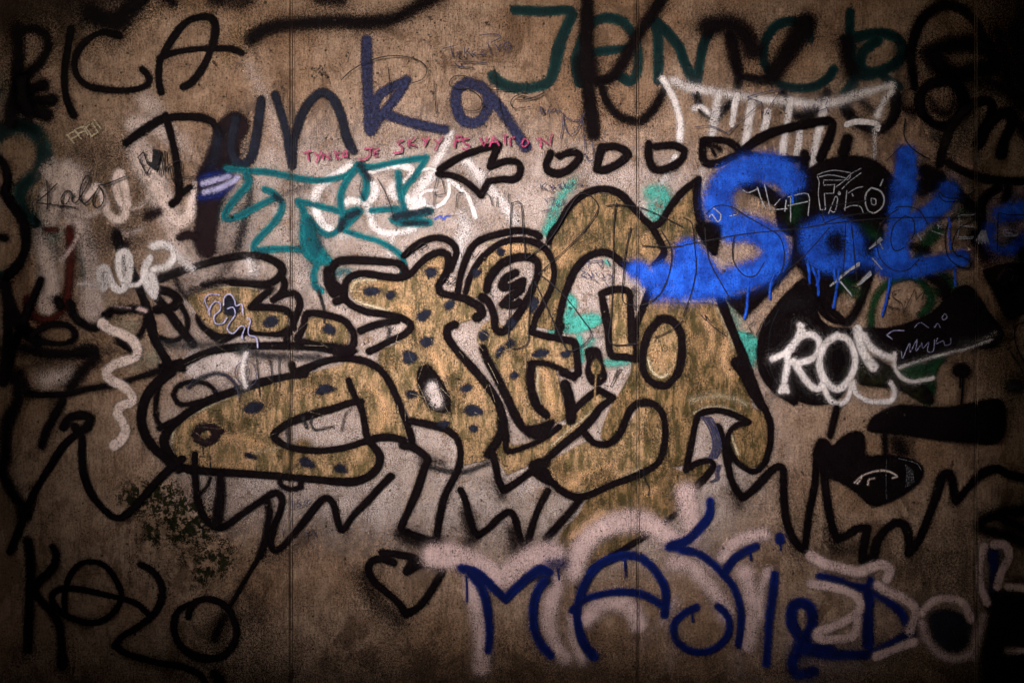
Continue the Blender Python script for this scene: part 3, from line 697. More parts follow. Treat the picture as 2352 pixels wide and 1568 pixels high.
P('gold_fill', 'golddk', 8, label='gold wedge under the broad letter'); f('I:0,110 90,70 170,60 170,120 80,210 -20,300 -120,330 -60,200')
# tan mottles and pale rims
P('mottle', 'tan', 24, .5)
for q in ('E:400,540 470,560 460,620', 'E:250,400 300,380 360,400', 'E:620,860 680,960 720,1060', 'E:880,1000 940,1100 980,1250', 'E:1400,1000 1440,1150 1450,1300', 'E:200,1100 280,1180 300,1300 260,1400', 'D:1330,1330 1400,1300 1450,1340',
          'D:1550,1450 1650,1440 1800,1500', 'D:2050,1130 2200,1100 2300,1150', 'E:1500,240 1560,150 1640,80', 'E:2120,850 2200,920 2260,880', 'E:1150,1000 1220,1060 1210,1200', 'H:1560,150 1700,120 1850,60', 'H:1550,250 1600,190', 'E:2100,60 2080,160',
          'F:150,620 200,760 160,900', 'F:300,780 280,900 320,1000', 'E:1050,150 1150,130 1250,150', 'E:2250,330 2300,400 2230,480', 'H:2100,260 2200,200 2260,100', 'H:1600,560 1700,480 1800,400', 'G:1300,40 1500,60 1700,80', 'D:1400,470 1500,450', 'E:620,260 680,240'):
    s(44, q, 30, random.uniform(.5, .9))
P('dull_stain', 'golddk', 30, .6)
for q in ('D:1500,1300 1600,1380 1700,1330', 'D:1900,1150 1800,1250', 'D:2100,1060 2250,1050', 'D:1950,1560 2100,1500 G:2000,60', 'E:300,860 330,940', 'E:760,1050 800,1150 780,1250', 'E:1180,820 1240,880', 'H:1720,200 1850,140', 'E:2150,1300 2120,1450', 'E:500,720 560,800', 'H:2280,60 2200,160 2250,240', 'F:80,800 60,1000 100,1150', 'H:1480,60 1520,120','E:1620,120 1700,60'):
    s(56, q, 40, random.uniform(.65, 1))
P('pale_rim', 'cream', 10, .75)
s(14, 'E:70,440 90,385 160,365 240,362'); s(14, 'E:100,500 200,540 330,575'); s(14, 'D:1190,1480 1200,1400 1260,1330 1360,1270 1500,1200 1700,1120'); s(12, 'D:1400,440 1500,418 1650,405 1770,425'); s(12, 'G:1260,65 1400,98 1700,118 2000,142'); s(12,'H:0,165 120,162 220,110 260,30')
s(12, 'H:1470,190 1540,245 1620,265 1750,235 1900,170 2060,90'); s(12, 'E:1010,110 1120,95 1260,95'); s(14, 'F:80,1280 160,1240 280,1240 400,1290'); s(20, 'F:60,1190 200,1160 330,1170 440,1220', 24, .5); s(14,'F:330,1410 350,1480 380,1560'); s(14, 'E:1280,960 1350,980 1350,1100 1380,1250 1400,1330'); s(12, 'E:2110,900 2140,990 2200,1030 2250,1010')
s(12, 'E:1040,1130 1090,1260 1090,1400 1050,1500', 14, .6); s(12, 'D:1720,1567 1900,1520 E:-300,1500', 14, .4); s(14, 'F:240,560 300,680 350,820', 16, .7); s(14,'F:10,760 5,900 -60,1060', 14,.6); s(10,'E:1830,1170 1700,1290 1560,1400 1450,1500',8,.7); s(10,'E:1190,1280 1240,1370 1330,1350',8,.6)
P('dark_rim', 'dusty', 16, .55)
s(20, 'E:560,1240 760,1290', 20, .3); s(22, 'E:2060,1220 2200,1240 2240,1400 2230,1560', 14, .6); s(26, 'H:560,60 700,100 850,110 1010,50', 18, .8); s(26, 'F:60,200 -60,100',20,.3)

B_ = 'black'
P('outline', B_, 7, label='outline of the long hooked first letter')
s(58, 'G:1330,110 1240,70 D:1160,1540 1130,1470 1160,1400 1250,1310 1360,1235 1480,1175 1650,1115 1800,1065 1950,1030 2100,1005'); s(46, 'D:2010,940! 2020,1000! 2110,970 2230,920 2352,900 E:100,905 200,935 280,990 340,1080 390,1190 440,1320 480,1440 490,1500')
s(50, 'G:1240,75 1400,105 1700,125 2000,148 2352,180 H:100,175 190,140 250,80 265,20 E:250,1540 200,1480')
s(44, 'E:50,1050! 75,1120 110,1190 140,1250 160,1340 175,1430 215,1490'); s(44, 'E:140,1200 60,1205 -60,1245 -200,1285 -330,1330 -420,1380 -465,1430 -420,1480 -320,1520 -150,1535 20,1515 150,1475 260,1445 360,1445 430,1465')
P('outline', B_, 7, label='wide curve sweeping round the left end')
s(62, 'D:1180,990 1090,1060 1010,1160 975,1290 990,1400 1050,1500 1130,1580 G:1230,90'); s(30, 'D:1110,1050 1085,1130 1072,1230 1080,1320 1115,1370', 12); s(38,'D:1100,1380 1200,1330',10)
s(46, 'D:1260,940 1320,905 1420,860 1560,830 1750,815 1950,812 2150,820 2280,840 E:60,850'); f('D:1090,950 1130,930 1200,915 1260,905 1280,960 1270,990 1200,985 1130,1000', 8)
P('outline', B_, 10, label='small ring in the pale field'); s(28, 'D:1195,1150 1225,1095 1310,1060 1410,1070 1470,1110 1480,1160 1400,1190 1300,1215 1230,1210 1195,1150')
P('outline', B_, 8, label='black lattice at the left of the lettering')
s(56, 'D:810,60 830,160 890,270 950,390 1000,520 1035,640 1060,750 1110,850 1160,930'); s(58, 'D:1080,480 1160,580 1240,690 1330,800', 8); s(54, 'D:1110,430 1180,450 1230,500 1180,550 1080,565', 10)
s(28, 'D:1250,540 1285,610 1290,690 1240,760 1170,780 1110,760', 12); s(28, 'D:1010,580 1000,660 970,730 930,770', 16); s(46, 'D:820,570 920,560 1010,575', 18); s(46, 'D:730,600 780,570 850,570', 16)
s(34, 'D:1210,350 1240,430 1290,480', 24, .7)
P('outline', B_, 8, label='outline of the eye shape')
s(48, 'D:1110,350 1250,295 1390,255 1560,210 1700,192 1830,205 1920,250 1945,300 1900,360 1820,390 1700,385 1600,380'); s(40, 'D:1930,320 1960,380 1940,450 1880,500! 1970,455 2040,460 2065,530 2030,630 2000,700 1975,770')
s(44, 'D:1850,440 1800,480 1730,550! 1850,550 1960,565 2010,610 2020,690'); f('D:1355,600 1420,680 1510,730 1600,730 1700,690 1760,715 1900,720 2000,680 1990,740 1900,750 1780,740 1650,740 1560,785 1500,790 1420,730 1360,660', 10)
s(40, 'D:1400,400 1550,370 1700,380 1800,400 1870,420', 24, .85); s(50, 'D:1310,430 1400,420 1500,400', 40, .6)
P('outline', B_, 8, label='outline of the small hump'); s(44, 'D:2050,760 2090,680 2110,600 2190,590 2352,630 E:50,670 85,740 70,820 -40,850'); s(34, 'D:2050,775 2170,800 2300,815 E:20,830', 14)
f('E:-40,830 60,820 110,850 40,880 -60,870', 10)
P('outline', B_, 7, label='outline of the running figure')
s(46, 'E:10,480 80,540 180,580 320,600 430,630 480,680 430,735 330,780 240,830 190,850'); s(46, 'E:130,710 200,680 290,655 380,640', 8)
s(46, 'E:-40,510 20,490! 30,380 80,330 160,315 280,335 400,345 480,320! 550,240 630,185 690,170 735,200 730,290 700,350 670,400 690,450 790,475 880,500'); s(60, 'E:880,510 945,540 965,590 930,620', 8)
s(50, 'D:2352,420 2300,380 2280,300 2320,240 E:20,225 150,225 300,235 400,250 440,300', 9); s(40, 'E:430,195 480,150 560,95 650,70 740,90 790,150 780,220 750,290'); s(30, 'E:385,235 430,270 450,320', 9); s(40,'D:2300,460 2352,440 E:20,490', 10); s(60, 'D:2260,300 2270,400 2300,450',10)
s(52, 'E:780,665 735,690 730,750 790,840 870,930 950,1020 1020,1110 1080,1210 1110,1320 1100,1420'); s(60, 'E:1100,1420 1060,1490 1010,1560', 12); s(66,'E:1110,1330 1120,1440', 14)
s(44, 'E:480,1330 580,1350 700,1380 780,1430 815,1500 H:820,10 800,100 760,180 710,280 680,400 650,590', 9); s(38,'H:560,20 700,50',30,.6)
P('outline', B_, 8, label='outline of the pointed oval hole')
f('E:590,940 640,985 700,1070 750,1180 745,1260 700,1275 610,1240 555,1160 525,1060 530,980', 10)
P('hole', 'buff', 26); f('E:610,1090 640,1080 680,1170 680,1220 640,1215 600,1160')
P('outline', B_, 8, label='long leg dropping from the running figure')
s(46, 'E:420,1500 500,1515 H:590,20 565,100 520,240 460,380 410,500 460,530 560,570 650,605', 8)
P('outline', B_, 7, label='outline of the looped third letter')
s(42, 'E:800,440 820,330 860,210 910,120 980,75 1100,40 1230,20 1330,40 1360,60'); s(40, 'E:855,450 880,360 930,260 1010,170 1120,100 1240,85 1350,110 1430,180 1465,290 1450,400 1400,510 1340,620 1320,690')
s(44, 'E:1310,720 1400,745 1520,770 1600,790 1620,870 1630,1000! 1590,1020 1520,1000'); s(50, 'E:1000,430 1020,350 1090,260 1190,210 1290,205 1350,240 1350,330 1320,410 1280,500 1210,610 1150,690 1100,720 1060,690 1050,600 1010,510 970,480', 8)
P('outline', B_, 7, label='black zigzag inside the loop'); s(44, 'E:1200,310 1130,350 1105,410 1170,405 1250,365! 1230,430 1160,480 1110,530! 1180,535 1225,510')
P('outline', B_, 10, label='heavy legs of the third letter')
s(54, 'E:975,835 1010,920 1060,1010 1110,1110 1160,1210 1200,1300 1250,1380', 10); f('E:1230,1370 1340,1360 1460,1320 1440,1390 1360,1450 1290,1440', 14)
s(54, 'E:1310,940 1300,1040 1315,1140 1350,1230 1410,1290', 12); s(34, 'E:1310,930 1400,935 1490,965 1560,1000 1600,1040', 10); s(60, 'E:1540,1080 1565,1170 1580,1260 1580,1320', 10)
s(44, 'E:1600,1260! 1680,1180 1770,1115! 1870,1170! 1780,1240 1730,1310 1640,1400 1540,1480 1450,1560 H:1370,60 1290,120 1210,180 1120,240! 1080,160 1060,60 1040,-20', 8)
s(34, 'E:1130,1450 1150,1540 1290,1500 1410,1440 1500,1370', 8); f('H:1310,40 1440,20 1400,120 1440,200 1380,180 1300,110', 12)
P('outline', B_, 8, label='small black block with a drip'); f('E:1680,840 1770,830 1800,930 1825,1030 1780,1080 1720,1080 1680,1000 1690,920')
P('outline', B_, 7, label='outline of the tall arch')
s(44, 'E:1430,100 1450,40 B:1500,1540 1560,1440 1640,1360 1740,1310 1840,1305 1930,1345 2010,1430 2080,1510 2140,1567 E:2200,110 2220,180 2160,255'); s(46, 'E:1500,720 1505,600 1530,490 1560,400 1610,290 1690,205 1780,170 1860,185 1940,250 2020,290'); f('E:1480,640 1530,660 1530,700 1480,740 1470,700', 8)
s(44, 'E:2200,230 2170,340 2120,440 2080,540 2050,620 2010,720'); s(48, 'E:2000,780 1995,660 1990,540 1985,450 1920,425 1840,435 1790,455! 1810,560 1835,700 1855,870 1950,890 2030,905')
s(34, 'E:2030,700 2025,800 2030,900', 8); s(40,'E:2010,420 2020,560',18,.5)
P('outline', B_, 8, label='outline of the oval in the fifth letter'); s(50, 'E:2190,630 2270,640 2335,720 2345,850 2325,980 2270,1060 2220,1090 2130,1060 2075,970 2080,840 2120,720 2180,650')
P('outline', B_, 8, label='outline of the broad fifth letter')
s(46, 'B:2140,1560 2200,1530 2270,1420 2340,1330 C:60,1270 105,1235! 95,1340 110,1480 F:150,20 200,100 215,170', 8); f('F:90,-20 260,-20 250,60 220,180 150,120', 10)
s(60, 'F:260,500 330,680 400,850 450,1000 510,1150 545,1230', 8); s(70, 'F:370,930 430,1020 480,1130 540,1220', 9); s(38, 'F:560,1240 600,1350 600,1480 580,1567 I:560,50 510,100 460,105 390,60 340,0 F:310,1490 320,1410 370,1360 450,1340! 380,1300 280,1262 180,1262 110,1290 80,1370 60,1480 40,1567 I:20,100! 100,50 180,35 210,70 170,130 90,215', 8)
s(50, 'F:240,1370 270,1440 290,1520 I:310,40', 10)
P('outline', B_, 8, label='outline of the lower bowl')
s(44, 'E:1680,1420 1740,1480 1830,1490 1910,1430 1950,1340 1990,1250 2060,1205 2150,1215 2215,1290 2230,1420 2215,1540 H:2180,50 2100,105 2000,150 1850,205 1720,265 1620,285 1530,250 1450,180 1410,110', 8); s(44, 'H:1640,300 1570,390 1480,490 1410,570', 14); s(34,'H:2300,400 2200,480 2080,560 1950,640 1800,730 1700,790', 8)
# spots
P('eye_ring', 'maroon', 12); s(48, 'D:1350,1430 1380,1380 1440,1370 1490,1400 1480,1450 1420,1480 1360,1460', 12); s(34, 'D:1470,1400 1530,1400', 10)
spots = ['E:160,430 210,410 270,435 220,465 170,460','E:310,460 350,440 365,465 330,495','E:580,300 620,280 655,300 640,335 600,340','E:715,530 750,505 780,525 745,565 720,560','E:530,600 580,570 615,590 570,640 530,635','E:545,780 590,755 635,770 600,820 560,810',
 'E:430,860 470,850 520,890 480,930 435,925','E:445,1140 490,1120 525,1155 470,1170','E:825,1110 865,1080 900,1100 860,1130','E:850,1250 900,1220 980,1270 900,1290 860,1275','E:885,1370 920,1362 940,1390 900,1400','E:665,1350 710,1330 745,1350 700,1375',
 'E:1070,160 1095,145 1125,165 1100,200','E:905,300 940,290 965,305 925,345','E:1310,490 1350,490 1350,540 1300,590','E:950,730 985,710 1015,740 970,780','E:1140,790 1175,775 1190,800 1150,825','E:1065,870 1100,820 1125,830 1085,890','E:1320,870 1370,840 1430,855 1390,885 1330,890','E:1510,870 1550,850 1580,870 1540,895',
 'E:1165,1020 1190,995 1220,1015 1185,1040','D:2180,1120 2240,1080 2310,1110 2240,1140 2190,1145','D:1690,1240 1750,1200 1820,1220 1770,1270 1700,1270','D:1820,650 1870,610 1920,640 1880,680 1830,680','D:2230,690 2260,665 2310,700 2300,730 2240,720','D:1550,520 1580,470 1610,500 1650,580 1560,600',
 'G:1690,-5 1720,-15 1770,20 1700,10','G:2070,30 2120,15 2170,80 2090,70','G:2300,90 2352,60 H:40,110 0,115','E:1140,640 1180,630 1200,660 1160,690']
for q in spots:
    P('spot', 'dindigo', 12); f(q, 14, .96)
P('oval_dot', 'golddk', 8); f('E:1730,940 1755,910 1785,950 1775,1000 1745,1010 1725,980'); s(8, 'E:1755,1010 1750,1080 1745,1180', 5)
P('scribble', 'bpen', None, .7)
for i in range(16): k(5, 'F:%d,1300 %d,1360 %d,1440 %d,1520 I:%d,20' % (120 + i*5, 165 + i*4 + random.randint(-6,6), 195 + i*4 + random.randint(-5,5), 200 + i*4 + random.randint(-6,6), 170 + i * 4))
for i in range(5): k(5, 'I:%d,60 %d,120 %d,160 %d,180' % (240+i*6, 225+i*5, 220+i*7, 180+i*5))
P('drip', 'dusty', 5, .7)
for q in ('D:1765,850 1775,940 1785,1060 1795,1160','D:1850,880 1870,960 1880,1060','D:1925,880 1925,980 1930,1100','D:1400,1500 1405,1567','D:1660,1130 1655,1200','H:2080,80 2090,160 2120,220 2115,270','E:1455,1380 1440,1440','G:1450,0 1455,100'): s(9, q, 5)

T('ghost_line', 'soft dark grey line running behind the gold lettering at the left', 'graffiti')
P('line', 'dusty', 30, .6); s(30, 'D:1120,800 1300,810 1500,800', 40, .7); s(30, 'D:1650,850 1850,880 2050,890 2200,890', 34, .8); s(20,'D:1300,1100 1400,1030 1500,1000 1580,1030 1640,1110', 12, .8)
s(22, 'D:1980,1380 1990,1500', 8,.7); s(22,'D:2090,1310 2110,1370',8,.8); s(12,'D:2160,1300 2140,1340 2170,1390 2230,1380 2290,1370',8,.8); s(10, 'E:0,1400 30,1280 70,1240', 6, .7); s(20,'E:310,680 330,700 320,760',14,.7)

# ------------------------------------------------------------------ black zigzags under the lettering, heart
T('black_zigzag', 'jagged black line with a long tail running down from the first gold letter')
P('line', 'black', 9)
s(40, 'G:1345,-10 1343,120 1355,250 1385,370 1430,450 1500,495 1570,470 1680,390 1800,310 1890,255 1940,290 1930,380 1890,480 1865,590 1890,650 1960,610 2080,470 2190,330 2250,290 2300,340 2325,450 2360,510 H:80,410 180,310 260,220 340,140')
P('line', 'black', 13); s(40, 'G:1840,310 1855,400 1835,520 1820,600 1790,690', 16); s(22, 'G:1800,670 1720,800 1650,920 1585,1030', 8)
P('line', 'black', 9); s(62, 'G:1520,130 1520,260 1505,380 1495,470', 16, .93); s(22, 'G:1450,150 1420,220 1340,290', 8, .85); s(30, 'G:1930,180 1940,205 2000,230 2070,215 2070,190', 10)
P('haze', 'black', 70, .6); s(60, 'G:1850,700 2000,640 2150,520', 60, 0.48); s(60,'G:2330,500 2380,560',60,.4)
T('black_zigzag', 'black W shaped line under the middle gold letters with grey overspray')
P('line', 'black', 9); s(42, 'H:820,235 850,300 880,420 905,500 935,550! 1010,500 1080,430 1150,385 1195,430 1220,540 1265,650', 9); s(40, 'H:1270,640 1290,560 1330,430 1370,330 1420,240', 10)
P('haze', 'black', 60, .7); s(60, 'H:860,400 900,560 870,600', 60, 0.80); s(60, 'H:1180,520 1200,680', 60, 0.80); s(60, 'H:1070,180 1100,280', 50, 0.64); s(60, 'H:400,540 520,590 680,600', 50, 0.80); s(36,'H:640,560 690,380 760,250',40,.4)
T('heart', 'black outlined heart with soft grey shade on its left side')
P('line', 'black', 9); s(46, 'H:360,735 290,710 215,720 185,780 220,860 300,930 390,1010 445,1090! 530,1040 610,940 690,800'); s(40, 'H:280,665 400,680 500,700 520,720 460,770 450,800 520,760 600,745'); s(30, 'H:480,700 450,800', 10); s(34,'H:590,745 640,765 700,790', 12,.95)
P('shade', 'black', 60, .62); s(110, 'H:150,830 200,950 300,1060 390,1120', 80)
T('black_zigzag', 'black zigzag dropping in two deep V points right of the gold lettering')
P('line', 'black', 10); s(46, 'I:300,-20 315,100 350,210 405,290! 480,235 570,140 640,75 685,90 690,190 695,330 720,480 770,590 835,650! 850,520 875,350 905,200 915,60 F:930,1500')
P('line', 'black', 12); s(50, 'I:965,-10 970,130 990,300 1020,460 1060,575! 1130,545 1200,500 1270,495! 1245,600 1235,720! 1310,700! 1330,600 1390,510 1470,460 1530,490 1555,590 1550,670! 1620,580 1680,440 1740,280 1780,150 1820,120 1850,170 1865,280 1880,320! 1960,220 2050,130 2160,90 2240,130 2370,160')
P('haze', 'black', 60, .7); s(80, 'I:700,430 740,600 790,700', 70, .45); s(60, 'I:350,230 380,330', 60, 0.64); s(50, 'I:1000,500 1040,640 1180,640', 60, 0.64); s(60,'I:680,150 690,300',50,.4); s(40,'I:850,450 830,600',40,.5)
T('blue_dot', 'small navy dot with a run beside the deep V point')
P('dot', 'navy', 10); s(60, 'I:664,560 666,580', 10); s(8, 'I:670,600 674,650', 5)

# ------------------------------------------------------------------ left side, black loops and waves
T('black_loops', 'heavy black looping strokes down the left edge')
P('loop', 'black', 12); s(56, 'A:0,1100 40,1150 60,1260 40,1330 100,1430 160,1520 D:180,50 180,150 130,260 60,330', 16); s(40, 'D:0,65 40,70', 16)
P('loop', 'black', 14); s(80, 'D:40,400 70,520 120,640 200,730 270,790', 18); s(56, 'D:200,560 150,700 90,850 60,1000', 14); s(60, 'D:50,400 60,600 60,800 40,950 30,1060', 18)
P('loop', 'black', 14); s(36, 'D:200,770 280,700 380,665 480,680 520,740 480,790 380,800 280,780', 12); s(46, 'D:490,520 510,600 570,660 650,690 700,660 740,600', 16); s(56, 'D:180,830 300,860 430,870 560,870 640,860', 30); s(50,'D:400,500 420,540', 16)
s(42, 'D:285,360 260,420 225,500 200,560', 12)
P('loop', 'black', 20); s(60, 'D:540,850 640,840 660,900 600,950 540,1020 490,1100', 36, .9); s(36, 'D:190,1140 300,1150 450,1145 600,1110 800,1080', 14); s(30, 'D:860,1060 980,1020 1110,980', 14); s(46, 'D:430,1190 380,1290 320,1400 290,1500', 18); s(60, 'D:830,780 870,820 900,830', 30, .9); s(40,'D:700,860 860,840',50,.5); s(36,'D:0,835 150,840',24,.7)
P('loop', 'black', 20); s(70, 'D:90,1020 130,1080 120,1200 60,1320 40,1440 40,1567 G:20,100 70,220 140,330 170,400', 26); s(50,'D:190,1140 170,1080 140,1010',30,.9)
s(60,'D:250,920 400,930',80,.4)
T('black_wave', 'long smooth black wave line with a small loop at the lower left')
P('line', 'black', 8); s(46, 'G:75,660 140,500 190,370 250,230 330,100 400,-10 D:430,1510 500,1440 560,1430 565,1567 G:565,0 580,130 630,260 700,350 780,420 850,420 940,340 1060,200 1180,80 1260,20')
s(56, 'D:440,1370 480,1310 560,1290 620,1310 600,1370 540,1400 520,1370', 10)
s(18,'G:330,130 260,170 210,220',16,.5)
T('black_word', 'thick rounded black word KOZO in the lower left corner')
P('letter', 'black', 12); s(54, 'G:195,590 215,740 210,920 205,1100 195,1330', 16); s(50, 'G:370,630 395,690 360,780 290,850 240,920 290,1000 350,1060 410,1160 430,1300 430,1440', 14)
P('letter', 'black', 8); s(38, 'G:455,1100 450,970 480,840 550,750 640,730 730,760 800,850 840,960 800,1060 720,1130 620,1150 520,1125 430,1080 370,1010 370,950 440,915 560,920 700,950 850,985 950,1020 1020,1085')
P('letter', 'black', 8); s(40, 'G:970,750 1050,790 1110,880 1115,980 1060,1090 950,1180 850,1240 790,1310! 900,1370 1080,1420 1250,1450 1370,1500 1420,1560'); s(50,'G:1480,1500 1520,1540', 20)
P('letter', 'black', 8); s(42, 'G:1310,1020 1230,1070 1200,1170 1230,1280 1310,1360 1420,1395 1530,1380 1610,1300 1630,1200 1590,1080 1520,1010 1430,985 1350,1005 1310,1060 1300,1110'); s(46, 'G:1550,1110 1510,1180 1480,1260', 26, .85)
T('white_word', 'small white rounded handwriting above the black lattice at the left')
P('letter', 'white', 9, .85); s(50, 'D:700,400 690,300 730,280 745,340 720,420', 9, .7); s(46, 'D:745,300 770,370 800,420 840,430 880,380 895,300 890,200 860,165 825,200 825,290 850,360', 10, .85); s(46, 'D:850,200 850,330', 18, .5)
P('letter', 'white', 9, .85); s(26, 'D:900,400 960,390 1000,340', 9, .9); s(46, 'D:1010,240 1000,330 1020,400 1060,460', 10, .8); s(40, 'D:1040,210 1020,250', 12, .9); s(46,'D:1050,330 1070,400 1065,470', 10, .8)
P('letter', 'white', 12, .85); s(46, 'D:1060,130 1130,120 1190,150 1200,210 1150,270 1060,290', 14, .85); s(50, 'D:1210,170 1260,220 1320,280', 24, .6); s(16,'D:540,390 620,390 680,400',14,.6)
P('letter', 'pinkw', 12, .7); s(24, 'D:440,220 490,150 530,90'); s(20,'D:960,560 1005,572',12,.9); s(12,'D:800,545 900,555',10,.5); s(14,'D:590,570 660,555 720,560',14,.5)
T('white_squiggle', 'pale worn white squiggle winding down the wall left of the lettering')
P('line', 'fade', 10, 1.0); s(56, 'D:710,660 760,700 840,730 910,770 950,830 940,890 860,920 780,950 740,1000 770,1050 850,1090 910,1150 910,1200 840,1230 815,1280 850,1340 870,1400 840,1460 790,1500', 12)
T('stencil_word', 'small tan stencilled capitals PACI at the upper left')
ST = 'cream'
P('letter', ST, 4, .85); s(11, 'A:470,935 515,990'); s(11, 'A:465,935 520,905! 545,935! 495,960')
P('letter', ST, 4, .85); s(11, 'A:520,900 565,960'); s(11, 'A:530,890 580,875! 610,930'); s(11, 'A:540,925 595,905')
P('letter', ST, 4, .85); s(11, 'A:660,880 640,850! 595,880! 635,940! 680,915! 670,895')
P('letter', ST, 4, .85); s(11, 'A:655,830 700,890')

# ------------------------------------------------------------------ arrow and rings
T('arrow_drawing', 'black outlined arrow pointing left above the running gold figure')
P('outline', 'black', 7); s(40, 'B:675,1170! 800,1090 940,1035 1085,995! 1050,1070 1020,1150! 1130,1110 1220,1125 1225,1200 1180,1235 1100,1235 1010,1250! 990,1290 960,1345! 880,1270 780,1215 670,1200', 7)
rl = ['first black ring with an open top right of the arrow', 'second black D shaped ring from the arrow', 'third black D shaped ring with a thick foot', 'fourth black ring, partly smeared inside, beside the black tooth']
rp = ['B:1440,1055 1410,1130 1430,1180 1500,1195 1580,1155 1640,1080 1610,1050 1550,1055 1500,1080', 'B:1790,1015! 1890,1010 1970,1060 1900,1130 1810,1170 1755,1165! 1770,1090 1790,1015', 'B:2115,990! 2115,1090 2150,1165 2240,1160 2330,1110 C:5,1060 0,1030 -70,1000 -190,1010', 'C:135,975! 135,1090 180,1130 290,1105 390,1055 330,985 240,965 140,970']
for a, q in zip(rl, rp):
    T('ring_drawing', a, 'graffiti', 'row of black rings behind the arrow'); P('ring', 'black', 7); s(46, q, 8)
    if 'smeared' in a: s(24, 'C:170,1000 230,1010 250,1030', 20, .9); s(16,'C:200,1030 220,1070', 10)
    if 'third' in a: s(30, 'B:2130,1120 2200,1180 2300,1150', 20, .9)
    if 'first' in a: s(20,'B:1480,1070 1520,1060',12)
T('tooth_drawing', 'black pointed tooth shape hanging over the blue word')
P('outline', 'black', 8); s(52, 'C:420,1030 500,970 620,910 780,870 930,840 1020,840 1010,930 970,1030 940,1095'); s(44, 'C:430,1050 550,1090 700,1100 850,1095'); s(50, 'C:835,1060 830,1160 810,1260', 12); s(70, 'C:1130,960 1100,1060', 16); s(14,'C:820,1100 870,1085',6)

# ------------------------------------------------------------------ right side black mass
T('black_mass', 'solid black dome with scratched outlines behind the blue word')
P('dome', 'black', 12); f('C:700,1360 800,1220 940,1120 1100,1080 1250,1085 1380,1150 1470,1270 1480,1400 1450,1520 F:1320,-20 1000,60 700,40 C:640,1480')
P('body', 'black', 16); f('C:400,1280 520,1260 640,1330 720,1420 760,1567 F:740,200 640,300 560,400 400,460 300,480 360,560 430,600 560,480 700,330 780,260 860,380 930,540 1010,520 1090,430 1200,370 1290,250 1380,60 C:1300,1500 900,1530 700,1450', 18)
s(60, 'F:640,330 520,470 420,570', 20); s(46, 'F:1300,280 1250,420 1190,570 1120,650 1030,580 930,500', 14)
T('green_smears', 'dark green strokes around and below the blue word on the right')
P('stroke', 'green', 24, .85)
s(44, 'F:1290,680 1300,560 1350,440 1450,360 1580,340 1680,420 1700,520 1640,600', 20); s(60, 'F:1780,330 1860,400 1750,440', 30, .8); s(70,'F:1100,380 1180,440', 40,.7); s(50, 'F:1250,0 1320,60 1400,100', 40, .6)
s(70, 'F:1750,20 1650,130 1620,200', 30); s(60, 'F:1780,880 1690,960 1700,1100 1680,1180', 24); f('F:1690,930 1800,890 1740,1000 1710,1210 1650,1200 1620,1060', 14); s(60,'C:1900,1480 1980,1420',40,.7); s(50,'C:780,1400 760,1500',40,.6)
P('stroke', 'black', 20); s(90, 'C:1660,1180 1760,1240 1640,1290', 30); s(60,'F:2000,60 2080,200',40); s(60, 'C:1850,1290 1960,1400 2040,1500', 24); s(50, 'F:1570,130 1680,160', 24,.8); s(50, 'F:1700,340 1790,400 1810,480', 26)
f('F:2080,290 2352,260 2352,560 2250,630 2180,540 2130,420 2080,350', 14); s(90,'F:2300,120 2352,200',60,.9)
P('stroke', 'red', 40, .45); s(90, 'F:2120,180 2140,280', 60)
T('blue_word', 'bright blue fat spray word with drips across the right side')
P('letter', 'blue', 30)
s(150, 'C:740,1250 690,1195 590,1160 460,1165 340,1215 260,1300 240,1400 270,1500 340,1567 F:420,0 540,40 620,110 630,200 570,280 460,330 340,370 220,400 90,400', 44); s(120, 'F:100,360 0,330 -100,330 E:2200,330', 50, .95); s(90,'E:2030,290 2080,320 2130,370',40); f('F:-40,150 60,100 160,200 260,330 350,400 200,430 60,460 -60,440', 40); s(120,'F:20,430 -160,430',50,.8)
P('hole', 'black', 26, .7); f('F:100,-20 260,-10 220,180 160,120', 16)
P('letter', 'blue', 30)
f('F:820,30 900,-30 1000,-60 1110,-40 1190,20 1230,120 1200,240 1120,290 1000,290 900,250 840,170', 40)
P('hole', 'black', 40, .8); f('F:1000,60 1080,40 1110,90 1100,150 1040,170 990,120', 44)
P('letter', 'blue', 24)
s(130, 'C:1535,1070 1530,1200 1510,1350 1490,1480 F:1480,60 1430,180 1400,270', 30); s(110, 'C:1830,1320 1770,1410 1680,1480 1580,1540', 36); s(110, 'F:1390,240 1500,280 1640,270 1780,240 1920,210', 26); f('F:1330,150 1480,100 1560,230 1500,330 1380,320', 30)
P('letter', 'blue', 30, .85); s(60, 'F:2120,0 2110,90 2180,160 2280,140 2352,60', 40, .85); s(110, 'C:2200,1480 2330,1450', 50, .9); s(60,'F:1180,150 1230,230 1280,240', 40, .8)
P('drip', 'blue', 5)
for q in ('F:450,380 443,480 438,560 422,625', 'F:630,310 600,410 598,490', 'F:855,240 868,310 870,385', 'F:890,280 925,370 932,465', 'F:1072,280 1060,400 1035,550', 'F:1430,330 1405,470 1370,605', 'F:1870,280 1872,400', 'F:930,300 935,350 920,400', 'C:755,1290 755,1400', 'F:1830,30 1838,150','C:1830,1500 1835,1567','F:1040,280 1045,360'): s(13, q, 5)
T('scratched_letters', 'pale scratched capitals EZO on the black dome', 'scratching')
P('letter', 'scratchw', None, .85)
k(5, 'N:320,630! 340,700 330,800 350,960! 400,960! 390,800! 480,800! 490,715! 380,720! 385,670! 620,665 650,600! 500,575 400,590 320,620'); k(5, 'N:340,640 450,620 600,650')
P('letter', 'scratchw', None, .85)
